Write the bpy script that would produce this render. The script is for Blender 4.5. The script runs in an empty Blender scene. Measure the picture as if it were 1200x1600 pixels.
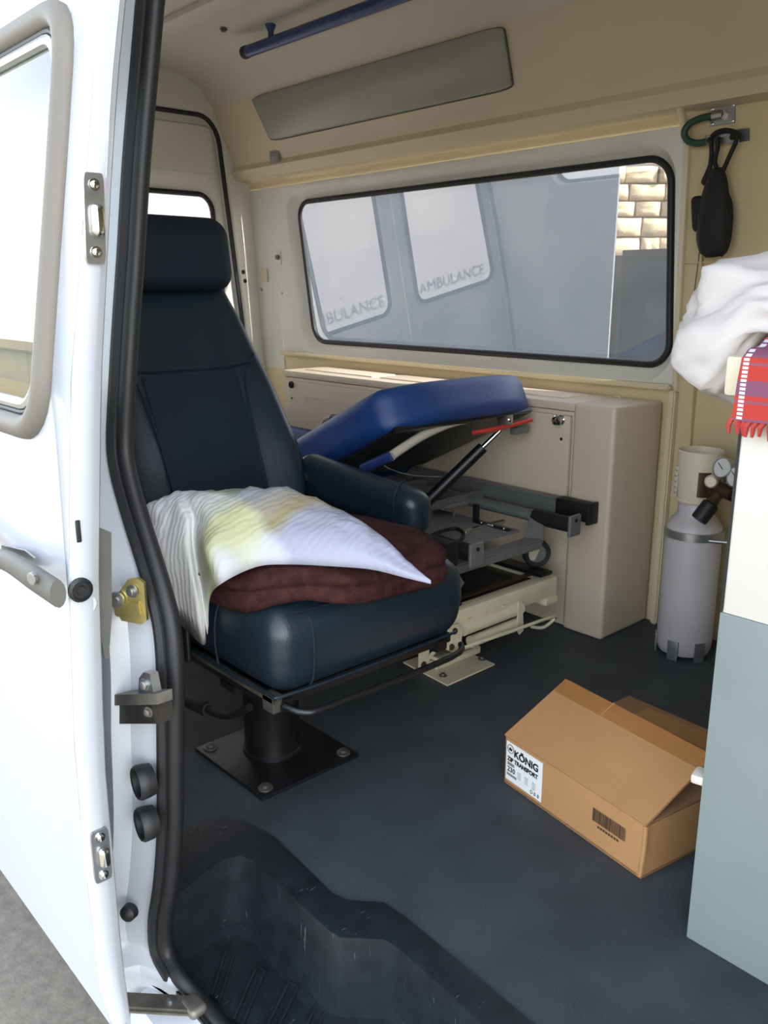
import bpy, bmesh, math, random
from mathutils import Vector, Matrix, noise
random.seed(7)
S = bpy.context.scene
COL = S.collection

# ------------------------------------------------------------------ camera
CAMH = 0.92
YAW, PITCH, ROLL, FPX = math.radians(48.13), math.radians(14.54), math.radians(-0.06), 1340.0
f0 = Vector((-math.sin(YAW), math.cos(YAW), 0)); r0 = Vector((math.cos(YAW), math.sin(YAW), 0)); u0 = Vector((0, 0, 1))
FWD = math.cos(PITCH) * f0 - math.sin(PITCH) * u0
UPV = math.sin(PITCH) * f0 + math.cos(PITCH) * u0
RGT = math.cos(ROLL) * r0 + math.sin(ROLL) * UPV
UPV = -math.sin(ROLL) * r0 + math.cos(ROLL) * UPV
CAMP = Vector((0, 0, CAMH))
cd = bpy.data.cameras.new('camera'); cam = bpy.data.objects.new('camera', cd); COL.objects.link(cam)
cd.sensor_fit = 'VERTICAL'; cd.sensor_height = 36.0; cd.sensor_width = 27.0
cd.lens = 36.0 * FPX / 1600.0
cd.clip_start = 0.02
M = Matrix((RGT, UPV, -FWD)).transposed().to_4x4(); M.translation = CAMP
cam.matrix_world = M
S.camera = cam

# ------------------------------------------------------------------ world, sun, exposure
W = bpy.data.worlds.new('World'); S.world = W; W.use_nodes = True
nt = W.node_tree; nt.nodes.clear()
wo = nt.nodes.new('ShaderNodeOutputWorld'); bg = nt.nodes.new('ShaderNodeBackground'); sk = nt.nodes.new('ShaderNodeTexSky')
sk.sky_type = 'NISHITA'; sk.sun_disc = False; sk.sun_elevation = math.radians(32); sk.sun_rotation = math.radians(75)
sk.air_density = 1.0; sk.dust_density = 1.2; sk.ozone_density = 1.0
bg.inputs[1].default_value = 0.55
hs = nt.nodes.new('ShaderNodeHueSaturation'); hs.inputs['Saturation'].default_value = .42
nt.links.new(sk.outputs[0], hs.inputs['Color']); nt.links.new(hs.outputs[0], bg.inputs[0]); nt.links.new(bg.outputs[0], wo.inputs[0])
sl = bpy.data.lights.new('sun', 'SUN'); sl.energy = 7.0; sl.angle = math.radians(0.6); sl.color = (1, .94, .84)
so = bpy.data.objects.new('sun', sl); COL.objects.link(so)
SUND = Vector((-0.80, -0.22, -0.52)).normalized()
so.rotation_euler = SUND.to_track_quat('-Z', 'Y').to_euler(); so.location = (8, 2, 6)
S.view_settings.view_transform = 'Standard'; S.view_settings.look = 'None'
S.view_settings.gamma = 1.0; S.view_settings.use_curve_mapping = False
S.view_settings.exposure = 1.0

# ------------------------------------------------------------------ pixel -> place helpers (a pixel gives a direction; the plane gives the distance)
def ray(x, y):
    return RGT * ((x - 600) / FPX) - UPV * ((y - 800) / FPX) + FWD
def px(x, y, ax, v):
    d = ray(x, y); t = (v - CAMP[ax]) / d[ax]; return CAMP + d * t
def pX(x, y, v): return px(x, y, 0, v)
def pY(x, y, v): return px(x, y, 1, v)
def pZ(x, y, v): return px(x, y, 2, v)

# ------------------------------------------------------------------ materials
def lin(c):
    if isinstance(c, str):
        c = tuple(int(c[i:i + 2], 16) / 255 for i in (0, 2, 4))
    return tuple((v / 12.92 if v <= .04045 else ((v + .055) / 1.055) ** 2.4) for v in c)
MATS = {}
def mat(name, col, rough=.5, metal=0., var=.0, scale=8., bump=0., bscale=60., col2=None, spec=.5, coat=0., detail=4., transl=0.):
    m = bpy.data.materials.new(name); m.use_nodes = True; n = m.node_tree; p = n.nodes['Principled BSDF']
    c = lin(col); p.inputs['Base Color'].default_value = (*c, 1)
    p.inputs['Roughness'].default_value = rough; p.inputs['Metallic'].default_value = metal
    p.inputs['Specular IOR Level'].default_value = spec; p.inputs['Coat Weight'].default_value = coat
    tc = n.nodes.new('ShaderNodeTexCoord')
    if var > 0 or col2:
        nz = n.nodes.new('ShaderNodeTexNoise'); nz.inputs['Scale'].default_value = scale; nz.inputs['Detail'].default_value = detail
        n.links.new(tc.outputs['Object'], nz.inputs['Vector'])
        rp = n.nodes.new('ShaderNodeValToRGB'); e = rp.color_ramp.elements
        c2 = lin(col2) if col2 else tuple(v * (1 - var) for v in c)
        e[0].position = .3; e[1].position = .72
        e[0].color = (*c2, 1); e[1].color = (*c, 1)
        n.links.new(nz.outputs['Fac'], rp.inputs['Fac']); n.links.new(rp.outputs['Color'], p.inputs['Base Color'])
    if bump > 0:
        nb = n.nodes.new('ShaderNodeTexNoise'); nb.inputs['Scale'].default_value = bscale; nb.inputs['Detail'].default_value = 3
        n.links.new(tc.outputs['Object'], nb.inputs['Vector'])
        bp = n.nodes.new('ShaderNodeBump'); bp.inputs['Strength'].default_value = bump; bp.inputs['Distance'].default_value = .004
        n.links.new(nb.outputs['Fac'], bp.inputs['Height']); n.links.new(bp.outputs['Normal'], p.inputs['Normal'])
    MATS[name] = m
    return m
def glass(name, tint, ior=1.5, film=0., filmcol=(.6, .65, .7), rough=0.0, transl=0.):
    m = bpy.data.materials.new(name); m.use_nodes = True; n = m.node_tree; n.nodes.clear()
    o = n.nodes.new('ShaderNodeOutputMaterial'); tr = n.nodes.new('ShaderNodeBsdfTransparent'); tr.inputs[0].default_value = (*tint, 1)
    gl = n.nodes.new('ShaderNodeBsdfGlossy'); gl.inputs['Roughness'].default_value = rough
    lw = n.nodes.new('ShaderNodeLayerWeight'); lw.inputs['Blend'].default_value = .5   # Schlick reflectance, the same from both sides of the thin pane
    pw = n.nodes.new('ShaderNodeMath'); pw.operation = 'POWER'; pw.inputs[1].default_value = 5.; n.links.new(lw.outputs['Facing'], pw.inputs[0])
    fr = n.nodes.new('ShaderNodeMath'); fr.operation = 'MULTIPLY_ADD'; fr.inputs[1].default_value = 1 - ior; fr.inputs[2].default_value = ior; n.links.new(pw.outputs[0], fr.inputs[0])
    base = tr.outputs[0]
    if film > 0:
        df = n.nodes.new('ShaderNodeBsdfDiffuse'); df.inputs[0].default_value = (*filmcol, 1)
        tl = n.nodes.new('ShaderNodeBsdfTranslucent'); tl.inputs[0].default_value = (*filmcol, 1)
        mx0 = n.nodes.new('ShaderNodeMixShader'); mx0.inputs[0].default_value = transl
        n.links.new(df.outputs[0], mx0.inputs[1]); n.links.new(tl.outputs[0], mx0.inputs[2])
        mx1 = n.nodes.new('ShaderNodeMixShader')
        tc = n.nodes.new('ShaderNodeTexCoord'); nz = n.nodes.new('ShaderNodeTexNoise'); nz.inputs['Scale'].default_value = 7; nz.inputs['Detail'].default_value = 5
        n.links.new(tc.outputs['Object'], nz.inputs['Vector'])
        mr = n.nodes.new('ShaderNodeMapRange'); mr.inputs['From Min'].default_value = .3; mr.inputs['From Max'].default_value = .7
        mr.inputs['To Min'].default_value = max(0, film - .02); mr.inputs['To Max'].default_value = min(1, film + .02)
        n.links.new(nz.outputs['Fac'], mr.inputs['Value']); n.links.new(mr.outputs[0], mx1.inputs[0])
        n.links.new(tr.outputs[0], mx1.inputs[1]); n.links.new(mx0.outputs[0], mx1.inputs[2]); base = mx1.outputs[0]
    mx = n.nodes.new('ShaderNodeMixShader'); n.links.new(fr.outputs[0], mx.inputs[0]); n.links.new(base, mx.inputs[1]); n.links.new(gl.outputs[0], mx.inputs[2])
    n.links.new(mx.outputs[0], o.inputs[0]); MATS[name] = m
    return m

CREAM = mat('cream_panel', 'D8C9A8', .45, var=.10, scale=2.2)
CREAMW = mat('cream_wall', 'D6C39A', .5, var=.12, scale=1.6)
CREAMCAB = mat('cream_cabinet', 'D4C4AC', .42, var=.06, scale=3)
BODYW = mat('white_body_inside', 'D9D7CC', .35, var=.06, scale=4)
PAINT = mat('white_body_paint', 'B4B9C0', .22, coat=.3)
CEILM = mat('ceiling_lining', 'CFC7B2', .55, var=.08, scale=3)
FLOORM = mat('blue_grey_vinyl', '434A4E', .62, var=.35, scale=9, bump=.25, bscale=220, detail=8, spec=.35)
STEPM = mat('black_step_plastic', '20262A', .42, var=.25, scale=30, bump=.1, bscale=260, col2='151A1E')
def scratch(m, col, sc, th):
    n = m.node_tree; p = n.nodes['Principled BSDF']; src = p.inputs['Base Color'].links[0].from_socket
    tc = n.nodes.new('ShaderNodeTexCoord'); mp = n.nodes.new('ShaderNodeMapping'); mp.inputs['Scale'].default_value = sc; mp.inputs['Rotation'].default_value = (.2, .3, .5)
    a = n.nodes.new('ShaderNodeTexNoise'); a.inputs['Scale'].default_value = 1; a.inputs['Detail'].default_value = 2; n.links.new(tc.outputs['Object'], mp.inputs['Vector']); n.links.new(mp.outputs[0], a.inputs['Vector'])
    b = n.nodes.new('ShaderNodeTexNoise'); b.inputs['Scale'].default_value = 7; n.links.new(tc.outputs['Object'], b.inputs['Vector'])
    r1 = n.nodes.new('ShaderNodeMapRange'); r1.inputs['From Min'].default_value = th; r1.inputs['From Max'].default_value = th + .03; n.links.new(a.outputs['Fac'], r1.inputs['Value'])
    r2 = n.nodes.new('ShaderNodeMapRange'); r2.inputs['From Min'].default_value = .48; r2.inputs['From Max'].default_value = .62; n.links.new(b.outputs['Fac'], r2.inputs['Value'])
    mu = n.nodes.new('ShaderNodeMath'); mu.operation = 'MULTIPLY'; n.links.new(r1.outputs[0], mu.inputs[0]); n.links.new(r2.outputs[0], mu.inputs[1])
    mx = n.nodes.new('ShaderNodeMix'); mx.data_type = 'RGBA'; mx.inputs[7].default_value = (*lin(col), 1); n.links.new(mu.outputs[0], mx.inputs[0]); n.links.new(src, mx.inputs[6]); n.links.new(mx.outputs[2], p.inputs['Base Color'])
scratch(STEPM, '5E656A', (300, 60, 18), .685)
RUBBER = mat('black_rubber', '141618', .55)
RUBG = mat('grey_rubber', '66625A', .6)
DGREY = mat('dark_grey_plastic', '5A5A55', .6, var=.25, scale=20)
STEEL = mat('zinc_steel', 'A7A8A8', .32, metal=.9, var=.25, scale=30)
CHROME = mat('chrome', 'D8D8D4', .15, metal=1.)
GOLD = mat('passivated_zinc', 'C9BB7A', .3, metal=.85, var=.3, scale=25)
DIRTM = mat('worn_metal', '7E7A72', .5, metal=.7, var=.5, scale=25)
DIRTD = mat('dark_greasy_steel', '45413C', .5, metal=.6, var=.6, scale=30)
LEATHER = mat('navy_leather', '1A2832', .34, var=.15, scale=6, bump=.12, bscale=320, spec=.5)
LEATHERD = mat('navy_fabric', '18222E', .7, var=.15, scale=12, bump=.15, bscale=500, spec=.25)
BLACKM = mat('black_painted_steel', '17181A', .38, var=.3, scale=30)
BLUEV = mat('blue_vinyl', '173F7C', .42, var=.2, scale=20, bump=.25, bscale=420)
BLUED = mat('blue_vinyl_matt', '1A2F66', .5, var=.2, scale=14)
BLUER = mat('blue_rail', '26386B', .35)
WTUBE = mat('off_white_tube', 'BDB6A6', .35)
GREYM = mat('grey_enamel', '757673', .4, metal=.2, var=.15, scale=18)
TRAY = mat('pale_grey_tray', '7E7F7B', .45, var=.15, scale=14)
IVORY = mat('ivory_enamel', 'D9CFAE', .38, var=.12, scale=18)
REDP = mat('red_plastic', 'C2352C', .4)
CARD = mat('cardboard', 'B98A5A', .8, var=.10, scale=10, bump=.1, bscale=90)
CARDIN = mat('cardboard_tape', 'A8743F', .42, var=.12, scale=16)
CARDD = mat('cardboard_worn', '9C7550', .8, var=.2, scale=9)
LABELW = mat('white_label', 'F0F0EC', .6)
INK = mat('black_ink', '151515', .6)
INKG = mat('grey_ink', '8A8A8A', .6)
INKB = mat('brown_ink', '4A3826', .7)
CYL = mat('white_cylinder_paint', 'C9C3C4', .38, var=.10, scale=7)
GUARD = mat('cream_guard_plastic', 'DDD2B8', .4, var=.05, scale=9)
ALU = mat('brushed_aluminium', 'B6B8B6', .35, metal=.8, var=.2, scale=30)
BRONZE = mat('bronze_brown', '5A4636', .4, metal=.6, var=.3, scale=40)
GAUGE = mat('gauge_face', 'D8D8D2', .4)
WHITEB = mat('white_melamine', 'D8D3C9', .35, var=.04, scale=5)
GREYP = mat('grey_paint_panel', '8B9795', .38, var=.16, scale=3.2, bump=.18, bscale=16, col2='7B8785', detail=6)
BAGM = mat('white_cloth', 'CFC9C6', .75, bump=.1, bscale=60)
BLACKC = mat('black_nylon', '121212', .75, bump=.2, bscale=90)
GREENH = mat('green_hose', '25463A', .4)
BURG = mat('burgundy_fleece', '4A2C2C', .95, var=.35, scale=60, bump=.6, bscale=380, spec=.1, col2='311B1C')
ASPH = mat('asphalt', '857F74', .9, var=.35, scale=40, bump=.6, bscale=120, detail=10)
NWALL = mat('blue_grey_render', '585E64', .8, var=.10, scale=1.5)
STONE = mat('sandstone', 'C2AD8B', .85, var=.35, scale=14, bump=1.0, bscale=22)
MORTAR = mat('stone_mortar', '8E7A5C', .9, var=.2, scale=12)
GATEF = mat('dark_gate_frame', '1C1819', .6)
GATEP = mat('blue_grey_gate_panel', '232C31', .6, var=.15, scale=6)
TANW = mat('tan_wall', 'D2B98A', .85, var=.2, scale=2)
LEAF = mat('hedge_leaf', '6A7A3A', .8, var=.5, scale=10)
FROST = mat('grey_lens_panel', '9C9B8E', .3, var=.10, scale=2.5)
SILV = mat('silver_sticker', 'A9A9A4', .35, metal=.5)
GLASSD = glass('door_glass', (.45, .5, .48), .09)
GLASSS = glass('dusty_side_glass', (.86, .89, .92), .34, film=.07, filmcol=(.74, .78, .84), transl=.5)
GLASSR = glass('frosted_rear_glass', (.9, .88, .86), .05, film=.74, filmcol=(.95, .88, .85), transl=.8)

# ------------------------------------------------------------------ mesh helpers
class MB:
    def __init__(s): s.v = []; s.f = []
    def add(s, vs, fs):
        o = len(s.v); s.v += [Vector(v) for v in vs]; s.f += [tuple(i + o for i in f) for f in fs]; return s
    def box(s, c, size, rz=0., rx=0., ry=0., bev=0., seg=2):
        bm = bmesh.new(); bmesh.ops.create_cube(bm, size=1)
        for v in bm.verts: v.co = Vector((v.co.x * size[0], v.co.y * size[1], v.co.z * size[2]))
        if bev > 0: bmesh.ops.bevel(bm, geom=bm.edges[:], offset=min(bev, min(size) * .45), segments=seg, affect='EDGES', profile=.6)
        mt = Matrix.Translation(Vector(c)) @ Matrix.Rotation(rz, 4, 'Z') @ Matrix.Rotation(ry, 4, 'Y') @ Matrix.Rotation(rx, 4, 'X')
        return s.bm(bm, mt)
    def bm(s, bm, mt=None):
        bm.verts.index_update()
        vs = [(mt @ v.co if mt else v.co.copy()) for v in bm.verts]; fs = [tuple(v.index for v in f.verts) for f in bm.faces]
        bm.free(); return s.add(vs, fs)
    def bar(s, a, b, w, h, bev=0.002, up=(0, 0, 1)):
        a = Vector(a); b = Vector(b); d = b - a; L = d.length; d.normalize(); u = Vector(up)
        if abs(d.dot(u)) > .95: u = Vector((0, 1, 0))
        y = u.cross(d).normalized(); z = d.cross(y)
        bm = bmesh.new(); bmesh.ops.create_cube(bm, size=1)
        for v in bm.verts: v.co = Vector((v.co.x * L, v.co.y * w, v.co.z * h))
        if bev > 0: bmesh.ops.bevel(bm, geom=bm.edges[:], offset=min(bev, min(w, h, L) * .45), segments=2, affect='EDGES')
        mt = Matrix((d, y, z)).transposed().to_4x4(); mt.translation = (a + b) / 2
        return s.bm(bm, mt)
    def tube(s, pts, r, n=10, closed=False, caps=True, smooth=0):
        P = [Vector(p) for p in pts]
        if smooth:
            P = catmull(P, smooth, closed)
        N = len(P); rs = r if isinstance(r, (list, tuple)) else [r] * N
        if len(rs) != N: rs = [rs[min(len(rs) - 1, int(i * len(rs) / N))] for i in range(N)]
        up = None; rings = []
        for i in range(N):
            a = P[(i - 1) % N] if (closed or i > 0) else P[i]; b = P[(i + 1) % N] if (closed or i < N - 1) else P[i]
            d = (b - a).normalized()
            if up is None:
                up = Vector((0, 0, 1)) if abs(d.z) < .9 else Vector((1, 0, 0))
            x = (up - d * up.dot(d)).normalized(); y = d.cross(x); up = x
            rings.append([P[i] + (x * math.cos(2 * math.pi * k / n) + y * math.sin(2 * math.pi * k / n)) * rs[i] for k in range(n)])
        return s.loft(rings, closed, caps)
    def loft(s, rings, closed=False, caps=True, ringclosed=True):
        n = len(rings[0]); vs = [v for r in rings for v in r]; fs = []; R = len(rings)
        for i in range(R if closed else R - 1):
            j = (i + 1) % R
            for k in range(n if ringclosed else n - 1):
                l = (k + 1) % n; fs.append((i * n + k, i * n + l, j * n + l, j * n + k))
        if caps and not closed and ringclosed:
            fs.append(tuple(range(n))[::-1]); fs.append(tuple((R - 1) * n + k for k in range(n)))
        return s.add(vs, fs)
    def lathe(s, prof, c, axis=(0, 0, 1), n=28, caps=True):
        a = Vector(axis).normalized(); t = Vector((1, 0, 0)) if abs(a.x) < .8 else Vector((0, 1, 0))
        x = (t - a * t.dot(a)).normalized(); y = a.cross(x); c = Vector(c)
        return s.loft([[c + a * h + (x * math.cos(2 * math.pi * k / n) + y * math.sin(2 * math.pi * k / n)) * max(r, 1e-4) for k in range(n)] for r, h in prof], False, caps)
    def prism(s, poly, d):
        P = [Vector(p) for p in poly]; d = Vector(d); n = len(P)
        fs = [tuple(range(n))[::-1], tuple(range(n, 2 * n))] + [(i, (i + 1) % n, n + (i + 1) % n, n + i) for i in range(n)]
        return s.add(P + [p + d for p in P], fs)
    def rbox(s, size, r, k=4, m=8, fn=None):
        h = [v / 2 for v in size]; vs = {}; out = []; fs = []
        r = min(r, min(h) * .999)
        def ticks(H):
            a = [-H + r * i / k for i in range(k)]; b = [-(H - r) + 2 * (H - r) * i / m for i in range(m + 1)]; c = [H - r + r * (i + 1) / k for i in range(k)]
            return a + b + c
        T = [ticks(v) for v in h]
        def vid(p):
            key = tuple(round(q, 6) for q in p)
            if key not in vs:
                inn = Vector([max(-(h[i] - r), min(h[i] - r, p[i])) for i in range(3)]); d = Vector(p) - inn
                q = inn + d.normalized() * r if d.length > 1e-9 else Vector(p)
                vs[key] = len(out); out.append(q)
            return vs[key]
        for ax in range(3):
            a, b = (ax + 1) % 3, (ax + 2) % 3
            for sg in (-1, 1):
                for i in range(len(T[a]) - 1):
                    for j in range(len(T[b]) - 1):
                        q = []
                        for (ii, jj) in ((i, j), (i + 1, j), (i + 1, j + 1), (i, j + 1)):
                            p = [0, 0, 0]; p[ax] = sg * h[ax]; p[a] = T[a][ii]; p[b] = T[b][jj]; q.append(vid(p))
                        fs.append(tuple(q) if sg > 0 else tuple(q[::-1]))
        if fn: out = [fn(v) for v in out]
        return s.add(out, fs)
    def grid(s, fn, nu, nv, closed_u=False):
        vs = [fn(i / nu, j / nv) for j in range(nv + 1) for i in range(nu + (0 if closed_u else 1))]; w = nu + (0 if closed_u else 1); fs = []
        for j in range(nv):
            for i in range(nu):
                k = (i + 1) % w; fs.append((j * w + i, j * w + k, (j + 1) * w + k, (j + 1) * w + i))
        return s.add(vs, fs)
    def build(s, name, m, parent=None, smooth=True, ang=40, sub=0, solid=0., recalc=True, kind=None, label=None, cat=None, group=None):
        me = bpy.data.meshes.new(name); me.from_pydata([tuple(v) for v in s.v], [], s.f)
        bm = bmesh.new(); bm.from_mesh(me); bmesh.ops.remove_doubles(bm, verts=bm.verts, dist=1e-6)
        if recalc: bmesh.ops.recalc_face_normals(bm, faces=bm.faces)
        if solid:
            pass
        for f in bm.faces: f.smooth = smooth
        if smooth:
            for e in bm.edges:
                if len(e.link_faces) == 2 and e.calc_face_angle(0) > math.radians(ang): e.smooth = False
        bm.to_mesh(me); bm.free()
        me.materials.append(m)
        o = bpy.data.objects.new(name, me); COL.objects.link(o)
        if parent: o.parent = parent
        if sub:
            md = o.modifiers.new('sub', 'SUBSURF'); md.levels = sub; md.render_levels = sub
        if solid:
            md = o.modifiers.new('solid', 'SOLIDIFY'); md.thickness = solid; md.offset = 0
        return tag(o, label, cat, group, kind)
def tag(o, label=None, cat=None, group=None, kind=None):
    if label: o['label'] = label
    if cat: o['category'] = cat
    if group: o['group'] = group
    if kind: o['kind'] = kind
    return o
def thing(name, label, cat, loc=(0, 0, 0), group=None, kind=None):
    # an empty at the thing's base; its parts are given in world coordinates
    o = bpy.data.objects.new(name, None); COL.objects.link(o); o.empty_display_size = .05
    return tag(o, label, cat, group, kind)
def catmull(P, k, closed=False):
    out = []; N = len(P)
    for i in range(N if closed else N - 1):
        p0 = P[(i - 1) % N] if (closed or i > 0) else P[i]; p1 = P[i]; p2 = P[(i + 1) % N]
        p3 = P[(i + 2) % N] if (closed or i < N - 2) else p2
        for j in range(k):
            t = j / k
            out.append(.5 * ((2 * p1) + (p2 - p0) * t + (2 * p0 - 5 * p1 + 4 * p2 - p3) * t * t + (3 * p1 - p0 - 3 * p2 + p3) * t ** 3))
    if not closed: out.append(P[-1].copy())
    return out
def interp(tab, x):
    if x <= tab[0][0]: return tab[0][1]
    for (a, b), (c, d) in zip(tab, tab[1:]):
        if x <= c: return b + (d - b) * (x - a) / (c - a)
    return tab[-1][1]
def rrect(x0, x1, y0, y1, r, k=6, m=4):
    out = []
    cs = [(x1 - r, y1 - r, 0), (x0 + r, y1 - r, 90), (x0 + r, y0 + r, 180), (x1 - r, y0 + r, 270)]
    for i, (cx, cy, a) in enumerate(cs):
        for j in range(k + 1):
            t = math.radians(a + 90 * j / k); out.append((cx + r * math.cos(t), cy + r * math.sin(t)))
        nx = cs[(i + 1) % 4]; t = math.radians(a + 90); p = (cx + r * math.cos(t), cy + r * math.sin(t)); q = (nx[0] + r * math.cos(t), nx[1] + r * math.sin(t))
        for j in range(1, m): out.append((p[0] + (q[0] - p[0]) * j / m, p[1] + (q[1] - p[1]) * j / m))
    return out
def bolt(name, c, axis, r, m, parent, h=.006):
    return MB().lathe([(r * 1.5, 0), (r * 1.5, h * .3), (r, h * .32), (r, h * .9), (r * .8, h), (0, h)], c, axis, 12).build(name, m, parent)
def text(name, s_, size, m, parent, origin, ex, ey, off=0., ext=.0004, sx=1., align='LEFT'):
    cu = bpy.data.curves.new(name, 'FONT'); cu.body = s_; cu.size = size; cu.extrude = ext; cu.offset = off; cu.align_x = align
    o = bpy.data.objects.new(name + '_tmp', cu); COL.objects.link(o)
    dg = bpy.context.evaluated_depsgraph_get(); me = bpy.data.meshes.new_from_object(o.evaluated_get(dg)); me.name = name
    bpy.data.objects.remove(o)
    ex = Vector(ex).normalized(); ey = Vector(ey).normalized(); ez = ex.cross(ey)
    mt = Matrix((ex * sx, ey, ez)).transposed().to_4x4(); mt.translation = Vector(origin)
    me.transform(mt)
    me.materials.clear(); me.materials.append(m)
    r = bpy.data.objects.new(name, me); COL.objects.link(r); r.parent = parent
    return r

# ------------------------------------------------------------------ body profiles
WL = [(0, 2.11), (.66, 2.11), (.70, 2.10), (1.25, 2.07), (1.345, 2.06), (1.36, 2.01), (1.46, 1.97), (1.60, 1.905), (1.66, 1.86), (1.70, 1.78)]
def Yw(z): return interp(WL, z)
LEAN = [(.3, 0.), (.58, .018), (.81, .040), (1.06, .083), (1.2, .108), (1.45, .16), (1.6, .21)]
def lean(z): return interp(LEAN, z)
XR = -3.12; XF = 1.1

# ------------------------------------------------------------------ floor with step recess
lip_o = [pZ(x, y, 0) for x, y in [(268, 1340), (292, 1300), (312, 1287), (340, 1281), (385, 1286), (430, 1311), (475, 1355), (520, 1399), (545, 1410), (600, 1413), (640, 1441), (720, 1508), (830, 1600)]]
lip_o = [Vector((p.x, p.y, 0)) for p in lip_o]
lip_o.insert(0, Vector((-1.235, .50, 0)))
lip_o += [Vector((-.35, .745, 0)), Vector((.16, .745, 0)), Vector((.16, .50, 0))]
fm = MB()
outer = [Vector((.16, .47, 0)), Vector((XF, .47, 0)), Vector((XF, 2.13, 0)), Vector((XR - .03, 2.13, 0)), Vector((XR - .03, .50, 0))]
poly = outer + lip_o
fm.prism(poly, (0, 0, -.02))
floor = fm.build('floor', FLOORM, smooth=False, kind='structure', label='dark blue-grey vinyl floor of the van', )

# entry step
st = thing('entry_step', 'black moulded plastic step well inside the side door opening', 'step')
lip_i = [pZ(x, y, .004) for x, y in [(262, 1412), (285, 1392), (320, 1362), (350, 1342), (375, 1337), (398, 1346), (455, 1400), (515, 1455), (532, 1465), (600, 1468), (622, 1481), (690, 1543), (755, 1604)]] + [Vector((-.3, .695, .004)), Vector((.15, .695, .004))]
bot = [pZ(x, y, -.14) for x, y in [(245, 1508), (280, 1490), (325, 1462), (352, 1446), (376, 1440), (398, 1450), (455, 1515), (508, 1580), (530, 1589), (603, 1592), (625, 1603), (700, 1675), (780, 1752)]] + [Vector((-.3, .68, -.14)), Vector((.15, .68, -.14))]
lo = [Vector((p.x, p.y, .004)) for p in ([Vector((-1.235, .50, 0))] + lip_o[1:14] + [Vector((-.35, .745, 0)), Vector((.16, .745, 0))])]
# resample to equal counts
def resample(P, n):
    L = [0]
    for a, b in zip(P, P[1:]): L.append(L[-1] + (b - a).length)
    out = []
    for i in range(n):
        t = L[-1] * i / (n - 1)
        for k in range(len(P) - 1):
            if t <= L[k + 1] + 1e-9:
                q = (t - L[k]) / max(1e-9, L[k + 1] - L[k]); out.append(P[k].lerp(P[k + 1], q)); break
    return out
def dens(P, k): 
    out = []
    for a, b in zip(P, P[1:]):
        out += [a.lerp(b, i / k) for i in range(k)]
    return out + [P[-1]]
n1 = dens(lo, 1); 
m_ = MB()
def strip(A, B):
    # connect two polylines of any length by nearest param
    NA = 60; return MB().loft([resample(A, NA), resample(B, NA)], caps=False, ringclosed=False)
def key_strip(A, B, k=4):
    A2 = dens(A, k); B2 = dens(B, k); return [A2, B2]
lo = lo[:1] + lo[1:]
# same key points: lip_o has 14 keys + 2 ; lip_i has 13 + 2 -> add a start key to both inner loops
lip_i = [Vector((-1.12, .515, .004))] + lip_i
bot = [Vector((-1.13, .518, -.14))] + bot
lo = [lo[0]] + lo[1:14] + lo[14:16]
c1 = [a.lerp(b, .93) for a, b in zip(lo, lip_i)]
c2 = [a.lerp(b, .04) for a, b in zip(lip_i, bot)]
for c in c1: c.z = .005
c3 = [a.lerp(b, .93) for a, b in zip(lip_i, bot)]
low = [Vector((a.x, a.y, -.001)) for a in lo]
inn = [b + Vector((.018, -.02, -.004)) for b in bot]
mstep = MB(); mstep.loft([low, lo, c1, lip_i, c2, c3, bot, inn], caps=False, ringclosed=False)
mstep.build('step_wall', STEPM, st, ang=50)
cen = MB()
pl_ = [Vector((b.x, b.y, -.144)) for b in inn] + [Vector((.15, .50, -.144)), Vector((-1.06, .50, -.144))]
cen.prism(pl_, (0, 0, -.01)); cen.build('step_tread', STEPM, st, smooth=False)
for i in range(9):   # raised tread ribs, long loops
    x = -1.06 + i * .062; y1 = .535; 
    t = max(0, min(1, (x + 1.06) / .5))
    y2 = .60 + .05 * min(1, i / 2.5)
    pts = [Vector((x + .06, y1, -.1425)), Vector((x - .005, y2, -.1425)), Vector((x + .012, y2 + .004, -.1425)), Vector((x + .08, y1, -.1425))]
    MB().tube(pts, .0035, 6, True).build('tread_rib', STEPM, st)

# ------------------------------------------------------------------ ceiling
cprof = [(1.905, 1.60), (1.86, 1.66), (1.80, 1.695), (1.70, 1.712), (1.5, 1.722), (1.3, 1.725), (1.1, 1.722), (.9, 1.712), (.80, 1.695), (.74, 1.66), (.70, 1.60)]
m_ = MB(); nx = 10
m_.grid(lambda u, v: Vector((XR + (XF - XR) * u, *[interp([(i / 10, cprof[i][k]) for i in range(11)], v) for k in (0, 1)])), nx, 20)
ceil = m_.build('ceiling', CEILM, kind='structure', label='cream moulded roof lining of the van')
# roof hatch ribs, raised panel
def zc(y): return interp(sorted([(a, b) for a, b in cprof]), y)
hx0, hx1 = -2.62, -1.9
MB().box((-2.1, 1.25, 1.702), (1.0, .46, .05), bev=.016).build('roof_panel', CEILM, ceil)
for y in (1.10, 1.25, 1.40):
    MB().box((-2.1, y, 1.674), (.90, .08, .026), bev=.012).build('roof_panel_rib', CEILM, ceil)
bolt('roof_screw', (-2.56, 1.62, 1.712), (0, 0, -1), .008, DIRTM, ceil, .008)
# outer roof skin so no daylight leaks
MB().grid(lambda u, v: Vector((XR - .06 + (XF - XR + .4) * u, .55 + 1.55 * v, 1.80 + .09 * math.sin(math.pi * v))), 4, 8).build('roof_skin', PAINT, ceil)

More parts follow.
